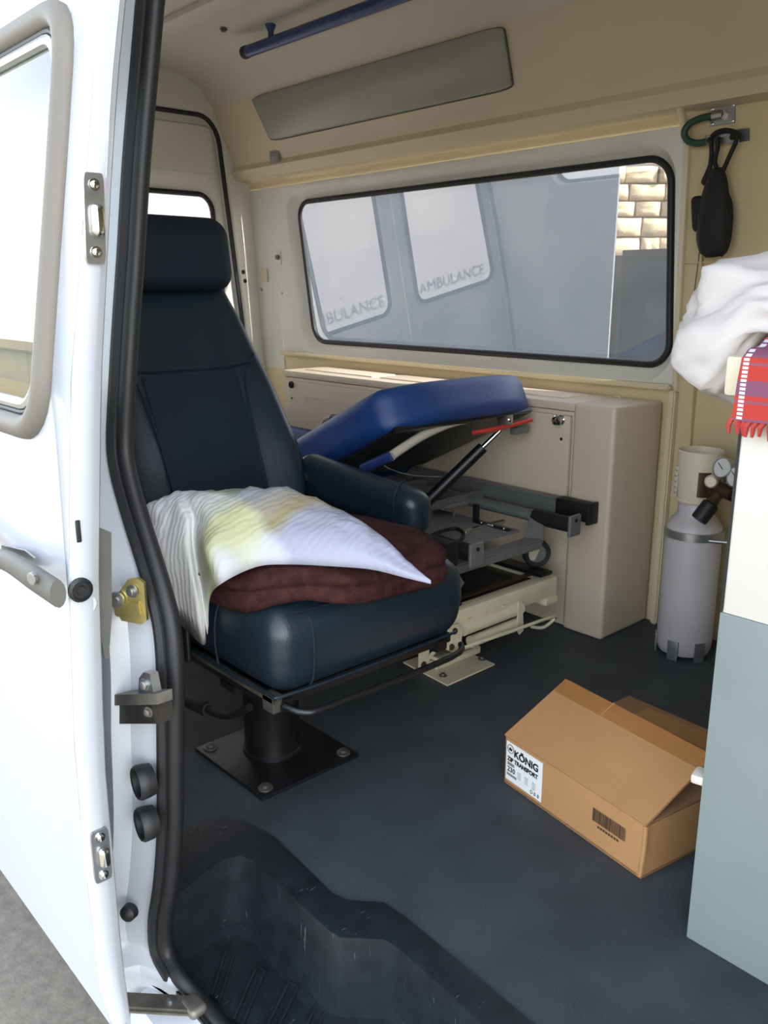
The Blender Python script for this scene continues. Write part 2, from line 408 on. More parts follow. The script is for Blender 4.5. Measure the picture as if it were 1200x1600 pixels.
# blue ceiling rail
a = pZ(379, 80, 1.66); b = pZ(640, -7, 1.66); yb = (a.y + b.y) / 2
rl = thing('ceiling_rail', 'dark blue grab rail running under the cream ceiling', 'rail')
MB().tube([(a.x, yb, 1.66), (-.6, yb, 1.66)], .018, 16).build('bar', BLUER, rl)
MB().lathe([(.0195, 0), (.0195, .02), (.017, .024), (0, .024)], (a.x - .012, yb, 1.66), (1, 0, 0), 16).build('end_cap', RUBBER, rl)
for x in (-2.42, -1.7, -.9): MB().lathe([(.018, 0), (.014, .01), (.009, .02), (.009, .052)], (x, yb, 1.712), (0, 0, -1), 14).build('bracket', BLUER, rl)

# ------------------------------------------------------------------ far wall (left side of the van)
def side(x, z, w=0.):   # point on leaning wall, w = inward offset
    return Vector((x, Yw(z) - w, z))
WX0, WX1, WZ0, WZ1 = -2.775, -1.212, .716, 1.25
wl = MB()
def wpatch(x0, x1, z0, z1, nu=2, nv=4, w=0.):
    wl.grid(lambda u, v: side(x0 + (x1 - x0) * u, z0 + (z1 - z0) * v, w), nu, nv)
wpatch(XR, XF, -.02, .665, 2, 2)
wpatch(XR, XF, 1.308, 1.36, 2, 4)
wpatch(-1.19, XF, .665, 1.308, 2, 8)
wall_left = wl.build('wall_left', CREAMW, kind='structure', label='cream lined side wall of the van opposite the door')
MB().grid(lambda u, v: side(XR + (-2.97 - XR) * u, .60 + .708 * v, .002), 2, 8).build('rear_post', BODYW, wall_left)
# upper roof-side moulding
ub = MB()
prof = [(2.055, 1.334), (1.990, 1.340), (1.972, 1.372), (1.985, 1.392), (1.97, 1.432), (1.955, 1.46), (1.93, 1.52), (1.905, 1.58), (1.89, 1.612), (1.86, 1.66), (1.80, 1.695)]
prof = [(y + .012, z) for y, z in prof]
ub.grid(lambda u, v: Vector((XR + (XF - XR) * u, *[interp([(i / 10, prof[i][k]) for i in range(11)], v) for k in (0, 1)])), 8, 20)
ub.build('roof_side_moulding', CREAM, wall_left)
# white window surround, recessed to the glass
sr = MB(); loops = []
def shx(x, z): return x + (z - .716) / .534 * (-.024 - .030 * (-1.212 - x) / 1.563)   # the opening widens a little upwards
def mk(x0, x1, z0, z1, r, w): return [side(shx(p[0], p[1]) if r > .01 else p[0], p[1], w) for p in rrect(x0, x1, z0, z1, r)]
loops = [mk(-2.97, -1.19, .665, 1.308, .004, .003), mk(WX0 - .055, WX1 + .02, WZ0 - .045, WZ1 + .042, .10, .006), mk(WX0 - .047, WX1 + .018, WZ0 - .037, WZ1 + .034, .095, .002),
         mk(WX0 - .02, WX1 + .012, WZ0 - .018, WZ1 + .016, .08, -.022), mk(WX0 + .005, WX1 - .005, WZ0 + .005, WZ1 - .005, .062, -.026)]
sr.loft(loops, caps=False); sr.build('window_surround', BODYW, wall_left, ang=55)
win = thing('window_1', 'long side window with dusty glass and black rubber seal', None, kind='structure')
MB().tube([side(shx(p[0], p[1]), p[1], -.018) for p in rrect(WX0 + .006, WX1 - .006, WZ0 + .006, WZ1 - .006, .062, 8, 8)], .0095, 10, True).build('rubber_seal', RUBBER, win)
g = rrect(WX0 - .002, WX1 + .002, WZ0 - .004, WZ1 - .008, .06, 8, 6)
MB().add([side(shx(p[0], p[1]), p[1], -.044 + .030 * (p[1] - WZ0) / (WZ1 - WZ0)) for p in g], [tuple(range(len(g)))]).build('pane', GLASSS, win, smooth=False)
# lower trims
MB().bar((-2.97, 2.092, .668), (-1.19, 2.092, .668), .03, .014, .004).build('trim_1', CREAM, kind='structure', label='cream strip below the long side window')
MB().bar((-1.187, 2.098, 0.0), (-1.187, 2.098, .66), .024, .02, .004, up=(1, 0, 0)).build('batten', CREAM, wall_left)
MB().tube([side(-1.187, .66 + .7 * i / 8, .004) for i in range(9)], .009, 8).build('batten', CREAM, wall_left)
MB().bar(side(-1.13, .5, .002), side(-1.13, 1.02, .002), .02, .006, .001, up=(1, 0, 0)).build('batten', CREAMW, wall_left)
MB().bar(side(-1.18, .985, .004), side(-1.09, .985, .004), .008, .004, .001).build('stain_strip', CREAMW, wall_left)

# upper grey lens panel on the roof side
def onprof(x, z, w=0.):
    y = interp([(b, a) for a, b in prof], z); return Vector((x, y - w, z))
lp = MB()
TL, TR, BR_, BL_ = (-2.845, 1.592), (-1.655, 1.592), (-1.665, 1.462), (-2.815, 1.462)
def lens(u, v, w): 
    xa = BL_[0] + (TL[0] - BL_[0]) * v; xb = BR_[0] + (TR[0] - BR_[0]) * v; z = 1.452 + (1.592 - 1.452) * v
    return onprof(xa + (xb - xa) * u, z, w)
outl = rrect(0, 1, 0, 1, .06, 4, 4)
lp.loft([[lens(u, v, .0) for u, v in outl], [lens(u, v, .010) for u, v in outl], [lens(.5 + (u - .5) * .992, .5 + (v - .5) * .94, .013) for u, v in outl]], caps=True)
lens_o = lp.build('window_2', FROST, kind='structure', label='long grey lens panel in the roof side above the window')
MB().tube([lens(u, v, .003) for u, v in outl], .0035, 6, True).build('edge_seal', DGREY, lens_o)

# sticker, catch, beige plate, screws at the rear end of the wall
c = pY(428, 250, 1.985)
stk = MB().box((0, 0, 0), (.06, .002, .05)); 
sto = MB().bar(onprof(c.x - .03, 1.405, .004), onprof(c.x + .03, 1.405, .004), .003, .052, 0).build('warning_sticker', SILV, label='small silver notice sticker on the cream roof moulding', cat='sticker')
for i in range(5): MB().bar(onprof(c.x - .022, 1.388 + .008 * i, .0065), onprof(c.x + .022 - .01 * (i % 2), 1.388 + .008 * i, .0065), .001, .0022, 0).build('print_line', INKG, sto)
c = pY(410, 430, 2.07)
MB().box((c.x, Yw(c.z) - .004, c.z), (.05, .012, .055), bev=.006).build('cover_plate', CREAM, wall_left)
c = pY(434, 402, 2.07)
cat_ = MB().box((c.x, Yw(c.z) - .004, c.z), (.03, .008, .055), bev=.003).build('window_catch', BODYW, wall_left)
MB().lathe([(.01, 0), (.009, .012), (0, .013)], (c.x, Yw(c.z) - .006, c.z), (0, -1, 0), 12).build('catch_bolt', DIRTM, cat_)
for x, y in ((404, 452), (436, 458)):
    c = pY(x, y, 2.07); bolt('wall_screw', (c.x, Yw(c.z), c.z), (0, -1, 0), .006, STEEL, wall_left)

# ------------------------------------------------------------------ rear wall with two door leaves
rw = MB()
RY0, RY1, RZ0, RZ1 = .60, 2.00, .02, 1.575
def rear(y, z, x): return Vector((x, y, z))
def lean2(y, z):   # opening narrows upwards like the side walls
    s = (y - 1.3) / .72; return 1.3 + (y - 1.3) * (1 - .10 * max(0, (z - .7)) / .9 * abs(s)) + .05 * (1 if s > 0 else -1) * max(0, 1 - z / 1.5) * abs(s)
def mkr(y0, y1, z0, z1, r, x): return [rear(lean2(p[0], p[1]), p[1], x) for p in rrect(y0, y1, z0, z1, r, 6, 6)]
def outer_ring(x): return [rear(p[0], p[1], x) for p in rrect(.44, 2.16, -.05, 1.80, .004, 6, 6)]
rw.loft([outer_ring(XR), mkr(RY0 - .01, RY1 + .01, RZ0, RZ1 + .01, .11, XR), mkr(RY0, RY1, RZ0 + .01, RZ1, .10, XR - .012), mkr(RY0 + .01, RY1 - .01, RZ0 + .02, RZ1 - .01, .095, XR - .04)], caps=False)
wall_rear = rw.build('wall_rear', BODYW, kind='structure', label='white painted rear frame of the van body')
MB().tube(mkr(RY0 + .004, RY1 - .004, RZ0 + .012, RZ1 - .004, .10, XR - .012), .009, 8, True).build('door_seal', RUBBER, wall_rear)
for (x, y) in ((380, 425), (383, 439)):
    c = pX(x, y, XR); bolt('hole_plug', (XR, c.y, c.z), (1, 0, 0), .006, RUBBER, wall_rear, .004)
for k, (ya, yb) in enumerate(((1.305, 2.02), (.58, 1.295))):
    dn = thing('door_%d' % (k + 2), 'white rear door leaf with frosted window' + (' beside the long side window' if k == 0 else ' on the sliding door side'), None, kind='structure')
    w0, w1 = (1.385, 1.945) if k == 0 else (.655, 1.215)
    XD = XR - .035
    def dl(y0, y1, z0, z1, r, x): return [rear(lean2(p[0], p[1]), p[1], x) for p in rrect(y0, y1, z0, z1, r, 6, 6)]
    # leaf panel with window hole
    MB().loft([dl(ya, yb, -.05, 1.62, .01, XD - .02), dl(ya, yb, -.05, 1.62, .01, XD), dl(w0 - .035, w1 + .035, .605, 1.325, .08, XD), dl(w0 - .02, w1 + .02, .62, 1.31, .07, XD - .006), dl(w0, w1, .64, 1.29, .06, XD - .018), dl(w0, w1, .64, 1.29, .06, XD - .03)], caps=False).build('door_leaf', BODYW, dn, ang=60)
    MB().loft([dl(w0 - .03, w1 + .03, 1.36, 1.54, .03, XD), dl(w0 - .022, w1 + .022, 1.366, 1.534, .026, XD + .010), dl(w0 + .0, w1 - .0, 1.385, 1.515, .03, XD + .011), dl(w0 + .02, w1 - .02, 1.40, 1.50, .03, XD + .006)], caps=True).build('upper_panel', BODYW, dn, ang=50)
    MB().loft([dl(w0 - .03, w1 + .03, .06, .57, .03, XD), dl(w0 - .02, w1 + .02, .07, .56, .03, XD + .014), dl(w0 + .0, w1 - .0, .09, .54, .03, XD + .015)], caps=True).build('lower_trim_panel', BODYW, dn, ang=50)
    MB().tube(dl(w0 + .004, w1 - .004, .644, 1.286, .06, XD - .014), .010, 8, True).build('rubber_seal', RUBBER, dn)
    p = MB().prism(dl(w0, w1, .64, 1.29, .06, XD - .02), (-.004, 0, 0)).build('pane', GLASSR, dn, smooth=False)
    text('lettering', 'AMBULANCE', .075, INK, dn, (XD - .0255, w1 - .035, .685), (0, -1, 0), (0, 0, 1), ext=.0003, sx=1.12)

# ------------------------------------------------------------------ near side: pillar, quarter panel, front part
seal_px = [(238, -20), (227, 100), (214, 250), (205, 400), (198, 500), (192, 600), (188, 690), (194, 740), (210, 800), (232, 870), (250, 930), (262, 985), (267, 1050), (267, 1120), (267, 1220), (266, 1310), (259, 1390), (251, 1440), (254, 1490), (275, 1530)]
seal = []
for x, y in seal_px:
    z = .9
    for _ in range(6):
        q = pY(x, y, .50 + lean(z)); z = q.z
    seal.append(q)
# continue to the top of the opening
top = [Vector((seal[0].x + .015, .50 + lean(1.33), 1.33)), Vector((seal[0].x + .06, .50 + lean(1.42), 1.42)), Vector((seal[0].x + .14, .50 + lean(1.45), 1.45))]
seal_full = top[::-1] + seal
pil = MB(); rings = []
seal_low = [Vector((seal[-1].x - .004, .50, -.17)), Vector((seal[-1].x - .004, .50, -.31))]
for q in catmull(seal_full, 3) + seal_low:
    L = lean(q.z) ; b = max(0, min(1, (.75 - q.z) / .3)) if q.z < .75 else 0
    wdt = .035 + .03 * b
    rings.append([Vector((q.x - .25, .505 + L, q.z)), Vector((q.x - .004, q.y + .012, q.z)), Vector((q.x + .006, q.y + .004, q.z)), Vector((q.x - .004, q.y - .006, q.z)), Vector((q.x - wdt * .45, q.y - .012, q.z)),
                  Vector((q.x - wdt, .472 + L, q.z)), Vector((q.x - wdt - .012, .448 + L, q.z)), Vector((-1.30 if q.z > -.08 else q.x - .07, .440 + L, q.z))])
pil.loft(rings, caps=False, ringclosed=False)
wall_right = pil.build('wall_right', PAINT, kind='structure', label='white painted body pillar and side beside the open door', ang=35)
# inner lining of the quarter panel
QX0, QX1, QZ0, QZ1 = -2.74, -1.50, 1.08, 1.42
def qs(x, z, w): return Vector((x, .44 + lean(z) + w, z))
def qloop(x0, x1, z0, z1, r, w): return [qs(p[0], p[1], w) for p in rrect(x0, x1, z0, z1, r, 6, 12)]
MB().loft([qloop(XR - .04, -1.28, -.07, 1.78, .004, 0), qloop(QX0, QX1, QZ0, QZ1, .06, 0), qloop(QX0, QX1, QZ0, QZ1, .06, .09), qloop(XR, -1.24, -.05, 1.72, .004, .09)], caps=False).build('quarter_panel', BODYW, wall_right, ang=50)
w3 = thing('window_3', 'frosted side window in the body behind the open sliding door', None, kind='structure')
MB().tube(qloop(QX0 + .006, QX1 - .006, QZ0 + .006, QZ1 - .006, .06, .03), .01, 8, True).build('rubber_seal', RUBBER, w3)
MB().grid(lambda u, v: qs(QX0 + (QX1 - QX0) * u, QZ0 + (QZ1 - QZ0) * v, .03), 2, 10).build('pane', GLASSR, w3)
# front body part ahead of the opening, header above it
MB().grid(lambda u, v: Vector((.16 + 1.4 * u, .45 + lean(-.25 + 1.95 * v), -.25 + 1.95 * v)), 3, 10).build('front_side', PAINT, wall_right)
MB().grid(lambda u, v: Vector((.16 + .94 * u, .51 + lean(1.65 * v), 1.65 * v)), 3, 10).build('front_lining', CREAMW, wall_right)
MB().add([(.16, .45 + lean(z), z) for z in (-.2, .6, 1.2, 1.6)] + [(.16, .51 + lean(z), z) for z in (-.2, .6, 1.2, 1.6)], [(0, 1, 5, 4), (1, 2, 6, 5), (2, 3, 7, 6)]).build('front_jamb', PAINT, wall_right)
MB().grid(lambda u, v: Vector((-1.1 + 1.3 * u, .46 + lean(1.44 + .36 * v), 1.44 + .36 * v)), 3, 4).build('door_header', PAINT, wall_right)
MB().box((-.45, .55 + lean(1.44), 1.44), (1.4, .14, .02), bev=.005).build('header_underside', PAINT, wall_right)
# door seal: round bulb plus flat flange
MB().tube([q + Vector((.002, .006, 0)) for q in seal_full + [Vector((-1.0, .512, -.142)), Vector((-.86, .512, -.143))]], .0125, 10, smooth=3).build('door_seal', RUBBER, wall_right)
MB().tube([q + Vector((-.011, -.005, 0)) for q in seal_full], .0105, 8, smooth=3).build('seal_flange', RUBBER, wall_right)
# sill
sill = MB()
sill.loft([[Vector((x, .520, -.150)), Vector((x, .500, -.150)), Vector((x, .490, -.158)), Vector((x, .452, -.165)), Vector((x, .446, -.175)), Vector((x, .44, -.30))] for x in (-1.10, -1.0, -.8, -.4, .2)], caps=False, ringclosed=False)
sill.build('sill', PAINT, wall_right, ang=30)
MB().bar((-1.1, .508, -.146), (.16, .508, -.146), .018, .012, .003).build('sill_rubber', RUBBER, wall_right)
MB().grid(lambda u, v: Vector((-1.08 + 1.24 * u, .45 + .30 * v, -.30)), 2, 2).build('underfloor', RUBBER, wall_right)
def pil_pt(x, y, off=0.):
    z = .5
    for _ in range(6):
        q = pY(x, y, .470 + lean(z) + off); z = q.z
    return q
# rubber door buffers (cup rings)
for x, y in ((226, 1222), (231, 1287)):
    c = pil_pt(x, y, -.004)
    MB().lathe([(.006, -.006), (.0225, -.006), (.0245, .004), (.0250, .014), (.0225, .018), (.0195, .016), (.0185, .004), (.0, .003)], c + Vector((-.002, .006, 0)), (-.12, -.99, 0), 22).build('rubber_buffer', RUBBER, wall_right)
c = pil_pt(206, 1425, -.004)
MB().lathe([(.010, 0), (.0135, .004), (.0125, .016), (.006, .022), (0, .023)], c + Vector((-.006, .004, 0)), (.5, -.8, .1), 14).build('rubber_stop', RUBBER, wall_right)
# gold striker
c = pil_pt(204, 940, -.006)
lk = MB().prism([c + Vector((.0, 0, 0)) + Vector((u * .77, u * .64, v)) for u, v in ((-.020, -.012), (-.012, -.026), (.016, -.030), (.024, -.024), (.024, .030), (.016, .036), (.002, .034), (-.020, .006))], (.004, -.005, 0)).build('striker_plate', GOLD, wall_right, smooth=False)
MB().bar(c + Vector((-.012, -.018, -.010)), c + Vector((.020, .006, -.006)), .008, .020, .002).build('striker_arm', GOLD, lk)
MB().lathe([(.011, 0), (.011, .005), (.006, .006), (.006, .010)], c + Vector((-.006, -.016, .006)), (.64, -.77, 0), 14).build('striker_roller', STEEL, lk)
bolt('striker_bolt', c + Vector((.010, .0, .018)), (.4, -.9, 0), .006, STEEL, lk, .008)
# guide rail end and clip with bolts
def pquad(pts, off, d): return MB().prism([pil_pt(x, y, off) for x, y in pts], d)
gr = pquad(((160, 1102), (247, 1100), (249, 1131), (160, 1131)), -.012, (0, .02, 0)).build('guide_rail', DIRTD, wall_right, smooth=False)
pquad(((160, 1086), (245, 1084), (246, 1101), (160, 1103)), -.018, (0, .022, 0)).build('rail_lip', DIRTM, gr, smooth=False)
bolt('rail_bolt', pil_pt(233, 1112, -.014), (.3, -.9, 0), .005, DIRTM, gr, .006)
cl = pquad(((216, 1086), (217, 1060), (224, 1050), (234, 1053), (240, 1085)), -.012, (0, .012, 0)).build('rail_clip', STEEL, wall_right, smooth=False)
bolt('clip_bolt', pil_pt(227, 1069, -.013), (.3, -.9, 0), .006, STEEL, cl)

# ------------------------------------------------------------------ sliding door (slid back)
door = thing('door_1', 'white sliding side door with window, slid open', None, kind='structure')
DX = -1.0; DXE = -2.25
DO = [(-.12, .385), (-.08, .372), (0., .366), (.2, .363), (.36, .366), (.58, .380), (.81, .404), (1.06, .447), (1.2, .470), (1.45, .53), (1.6, .58)]
DI = [(-.12, .41), (-.08, .408), (.0, .405), (.31, .406), (.57, .421), (.81, .445), (1.06, .480), (1.2, .503), (1.45, .56), (1.6, .61)]
def Do(z): return interp(DO, z)
def Di(z): return interp(DI, z)
def dsk(x, z, w=0.): return Vector((x, Do(z) - w, z))
DWX0, DWX1, DWZ0, DWZ1 = -2.05, -1.072, .738, 1.255
ZB, ZT = -.10, 1.5
bend = lambda x: Vector((0, 0, 0))
def dloop(x0, x1, z0, z1, r, w): return [dsk(p[0], p[1], w) for p in rrect(x0, x1, z0, z1, r, 6, 14)]
skin = MB().loft([dloop(DXE, DX - .006, ZB, ZT, .004, 0), dloop(DWX0 - .01, DWX1 + .01, DWZ0 - .01, DWZ1 + .01, .075, 0), dloop(DWX0 + .03, DWX1 - .03, DWZ0 + .03, DWZ1 - .03, .05, -.004), dloop(DWX0 + .03, DWX1 - .03, DWZ0 + .03, DWZ1 - .03, .05, -.03)], caps=False)
skin.build('door_skin', PAINT, door, ang=50)
zs = [ZB + (ZT - ZB) * i / 24 for i in range(25)]
edge = MB().loft([[Vector((DX - .008, Do(z) + .0, z)), Vector((DX - .001, Do(z) + .003, z)), Vector((DX, Do(z) + .009, z)), Vector((DX, Do(z) + (Di(z) - Do(z)) * .62, z)), Vector((DX - .004, Do(z) + (Di(z) - Do(z)) * .72, z)), Vector((DX - .006, Di(z) - .004, z)), Vector((DX - .012, Di(z), z)), Vector((DX - .05, Di(z) + .002, z))] for z in zs], caps=False, ringclosed=False)
edge.build('door_edge', PAINT, door, ang=50)
MB().grid(lambda u, v: Vector((DXE + (DX - .05 - DXE) * u, Di(ZB + (.70 - ZB) * v), ZB + (.70 - ZB) * v)), 2, 10).build('inner_skin', PAINT, door)
MB().grid(lambda u, v: Vector((DX - .05 - .03 * u, Di(.7 + (ZT - .7) * v), .7 + (ZT - .7) * v)), 1, 10).build('inner_skin', PAINT, door)
MB().grid(lambda u, v: Vector((DXE + (DX - DXE - .008) * u, Do(ZB) + (Di(ZB) - Do(ZB)) * v, ZB)), 2, 2).build('door_bottom', PAINT, door)
def ringtube(x0, x1, z0, z1, r, w, rad, n=8): return MB().tube(dloop(x0, x1, z0, z1, r, w), rad, n, True)
ringtube(DWX0 + .008, DWX1 - .008, DWZ0 + .008, DWZ1 - .008, .07, .002, .0165, 12).build('window_frame', RUBG, door)
ringtube(DWX0 + .026, DWX1 - .026, DWZ0 + .026, DWZ1 - .026, .055, .003, .0045).build('window_seal', RUBBER, door)
ringtube(DWX0 + .036, DWX1 - .036, DWZ0 + .036, DWZ1 - .036, .05, .0, .008, 8).build('glass_frame', ALU, door)
gl = MB().add(*(lambda L: ([v for v in L], [tuple(range(len(L)))]))(dloop(DWX0 + .034, DWX1 - .034, DWZ0 + .034, DWZ1 - .034, .05, -.002)))
zz = [DWZ0 + .034 + (DWZ1 - DWZ0 - .068) * i / 6 for i in range(7)]
MB().grid(lambda u, v: dsk(DWX0 + .034 + (DWX1 - DWX0 - .068) * u, DWZ0 + .034 + (DWZ1 - DWZ0 - .068) * v, -.002), 2, 10).build('pane', GLASSD, door)
# handle
hz = .585
hb = thing('tmp', None, None); bpy.data.objects.remove(hb)
hp = [dsk(-1.34, .585, .002), pY(-20, 862, .358), pY(15, 878, .352), pY(55, 904, .352), pY(91, 928, .360)]
hr = MB(); P_ = catmull(hp, 5)
hr.loft([[q + Vector((0, math.sin(t) * (.010), math.cos(t) * (.009 + .009 * min(1, i / 14)))) for t in [2 * math.pi * k / 12 for k in range(12)]] for i, q in enumerate(P_)])
hdl = hr.build('handle', DGREY, door, ang=60)
MB().lathe([(.008, 0), (.008, .004), (.004, .005), (0, .004)], pY(53, 903, .343), (.3, -1, 0), 14).build('lock', STEEL, hdl)
MB().prism([pY(x, y, .379) for x, y in ((2, 852), (38, 860), (53, 872), (51, 888), (26, 886), (2, 872))], (0, .003, 0)).build('handle_recess', STEEL, door, smooth=False)
# striker plates on the edge face (+X)
def edge_pt(x, y, f=None): 
    q = pX(x, y, DX); return q
for (x, y, hh) in ((146, 342, .10), (157, 1335, .078)):
    c = edge_pt(x, y); wv = .024
    tl = Vector((0, .055 if y < 500 else 0, 1)).normalized(); sd = Vector((0, 1, 0))
    pl4 = [c + sd * a * wv / 2 + tl * b * hh / 2 for a, b in rrect(-1, 1, -1, 1, .25, 3, 1)]
    sp = MB().prism([p + Vector((.0005, 0, 0)) for p in pl4], (.004, 0, 0)).build('striker_plate', STEEL, door, smooth=False)
    for s_ in (-1, 1): bolt('bolt', c + tl * s_ * hh * .37 + Vector((.0045, 0, 0)), (1, 0, 0), .0045, CHROME, sp, .005)
    MB().rbox((.012, .015, hh * .36), .006, 3, 2, lambda v: c + Vector((.008, .002, -.002)) + v).build('wedge', CHROME, sp)
c = edge_pt(122, 830); MB().rbox((.003, .006, .028), .0014, 3, 2, lambda v: c + Vector((.001, 0, 0)) + v).build('slot', RUBBER, door)
c = edge_pt(121, 922); MB().lathe([(.0155, 0), (.0155, .004), (.012, .006), (.011, .003), (.006, .003), (.005, .005), (0, .005)], c + Vector((0, .003, 0)), (1, 0, 0), 20).build('rubber_plug', RUBBER, door)
c = edge_pt(143, 945); MB().lathe([(.014, 0), (.012, .002), (.003, .0015), (0, .0015)], c + Vector((-.005, -.004, 0)), (1, 0, 0), 16).build('cap', PAINT, door)
c = edge_pt(163, 222); MB().box(c + Vector((-.002, .0, 0)), (.003, .010, .075), rx=-.15).build('edge_label', LABELW, door)
# dark flap behind the door edge
fl_ = [pX(x, y, DX - .02) for x, y in ((150, 822), (174, 832), (175, 960), (170, 1028), (164, 1030), (150, 960))]
MB().prism(fl_, (-.003, 0, 0)).build('door_flap', DGREY, door, smooth=False)
# lower hinge arm running into the sill
aa = pZ(190, 1566, -.135); bb = pZ(303, 1572, -.135)
am = MB(); am.bar(aa, bb, .035, .012, .004); 
arm = am.build('guide_arm', DIRTM, door)
MB().rbox((.04, .03, .018), .008, 3, 2, lambda v: bb + v).build('arm_roller', DIRTM, arm)
bolt('arm_bolt', aa.lerp(bb, .68) + Vector((0, 0, .006)), (0, 0, 1), .005, STEEL, arm, .005)

# ------------------------------------------------------------------ unseen front bulkhead, closed without a cab window to keep the sun out
fb = MB()
def fl4(y0, y1, z0, z1, r, x): return [Vector((x, p[0], p[1])) for p in rrect(y0, y1, z0, z1, r, 4, 4)]
fb.loft([fl4(.45, 2.15, -.02, 1.80, .01, XF), fl4(.45, 2.15, -.02, 1.80, .01, XF + .03)])
fb.build('wall_front', CREAMW, kind='structure', label='cream bulkhead at the front of the load space')

# ------------------------------------------------------------------ long cabinet under the window
cab = thing('side_cabinet', 'long low cream cabinet under the side window with two doors', 'cabinet')
CY = 1.885; CT = .63; X0, X1 = -2.67, -1.215
MB().box(((X0 - 1.345) / 2, (CY + 2.10) / 2 + .004, CT / 2 - .012), (-1.345 - X0, 2.10 - CY, CT - .026), bev=.006).build('body', CREAMCAB, cab)
MB().box(((X0 - 1.345) / 2, (CY + 2.10) / 2, CT - .012), (-1.345 - X0, 2.10 - CY + .004, .024), bev=.008).build('top', CREAMCAB, cab)
MB().box(((-1.343 + X1) / 2, (CY + 2.10) / 2 - .006, CT / 2), (X1 + 1.343, 2.10 - CY + .012, CT), bev=.012, seg=3).build('end_panel', CREAMCAB, cab)
for (xa, xb) in ((-2.60, -2.22), (-2.18, -1.80), (-1.76, -1.42)):
    MB().box(((xa + xb) / 2, 1.99, CT + .0005), (xb - xa, .11, .008), bev=.003).build('vent_strip', CREAMCAB, cab)
# doors
for (xa, xb, za, zb) in ((-2.645, -2.02, .385, .595), (-1.98, -1.352, .375, .595)):
    d = MB().box(((xa + xb) / 2, CY - .004, (za + zb) / 2), (xb - xa, .014, zb - za), bev=.004).build('door', CREAMCAB, cab)
    mm = MB(); xg0, xg1 = (xa + .12, xb - .08) if xa < -2.3 else (xa + .30, xb - .10)
    zg = (.525, .545) if xa < -2.3 else (.505, .53)
    mm.loft([[Vector((p[0], CY - .0108, p[1])) for p in rrect(xg0, xg1, *zg, .004, 3, 2)], [Vector((p[0], CY - .0122, p[1])) for p in rrect(xg0, xg1, *zg, .004, 3, 2)], [Vector((p[0], CY - .0122, p[1])) for p in rrect(xg0 + .003, xg1 - .003, zg[0] + .003, zg[1] - .003, .003, 3, 2)]], caps=False)
    mm.build('finger_groove', CREAMCAB, d)
    if xa < -2.3:
        c = pY(456, 601, CY - .011)
        MB().lathe([(.013, 0), (.013, .006), (.008, .008), (.007, .004), (0, .004)], c, (0, -1, 0), 18).build('latch', RUBBER, d)
        c = pY(456, 622, CY - .011); bolt('screw', c, (0, -1, 0), .003, RUBBER, d, .002)
    else:
        c = pY(877, 656, CY - .011)
        MB().lathe([(.013, 0), (.013, .003), (.007, .006), (.007, .012), (.013, .016), (.0145, .022), (.011, .027), (.004, .0285), (0, .0285)], c, (0, -1, 0), 20).build('knob', CHROME, d)
        c = pY(877, 686, CY - .011); bolt('screw', c, (0, -1, 0), .003, RUBBER, d, .002)

# ------------------------------------------------------------------ attendant seat (faces the front of the van)
seat = thing('attendant_seat', 'dark blue leather swivel seat with headrest and armrest on a black pedestal', 'seat')
PCX, PCY = -1.335, .888
MB().box((-1.32, .887, .004), (.245, .235, .008), bev=.002).build('base_plate', BLACKM, seat)
for dx in (-1, 1):
    for dy in (-1, 1): MB().lathe([(.014, 0), (.014, .003), (.008, .004), (.008, .009), (0, .010)], (-1.32 + dx * .10, .887 + dy * .095, .008), (0, 0, 1), 14).build('bolt', DIRTM, seat)
MB().lathe([(.060, .008), (.060, .014), (.056, .018), (.056, .20), (.06, .205), (.06, .235)], (PCX, PCY, 0), (0, 0, 1), 28).build('pedestal', BLACKM, seat)
fr_ = MB()
for y in (.735, 1.10): fr_.bar((-1.55, y, .262), (-1.06, y, .262), .032, .028, .004)
for x in (-1.46, -1.22): fr_.bar((x, .72, .242), (x, 1.12, .242), .05, .018, .003)
fr_.bar((-1.075, .72, .268), (-1.075, 1.13, .268), .02, .02, .003)
fr_.build('seat_frame', BLACKM, seat)
MB().bar((-1.52, .714, .276), (-1.05, .714, .276), .012, .012, .002).build('slide_rail', DIRTM, seat)
lv = [pY(x, y, .72) for x, y in ((390, 1105), (360, 1118), (340, 1115), (318, 1106), (275, 1092))]
MB().tube(lv, [.007, .007, .008, .008, .008], 10, smooth=4).build('lever', BLACKM, seat)
MB().tube([pY(325, 1109, .72), pY(300, 1099, .72), pY(274, 1091, .72)], [.012, .014, .013, .013, .012, .011, .010, .009, .006], 12, smooth=4).build('lever_grip', RUBBER, seat)
MB().tube([(-1.06, .73, .262), (-1.03, .75, .255), (-1.02, .80, .255), (-1.02, 1.08, .255), (-1.04, 1.13, .262)], .006, 10, smooth=4).build('lift_bar', BLACKM, seat)
MB().box((-1.075, .718, .268), (.03, .02, .03), bev=.002).build('rail_stop', DIRTM, seat)
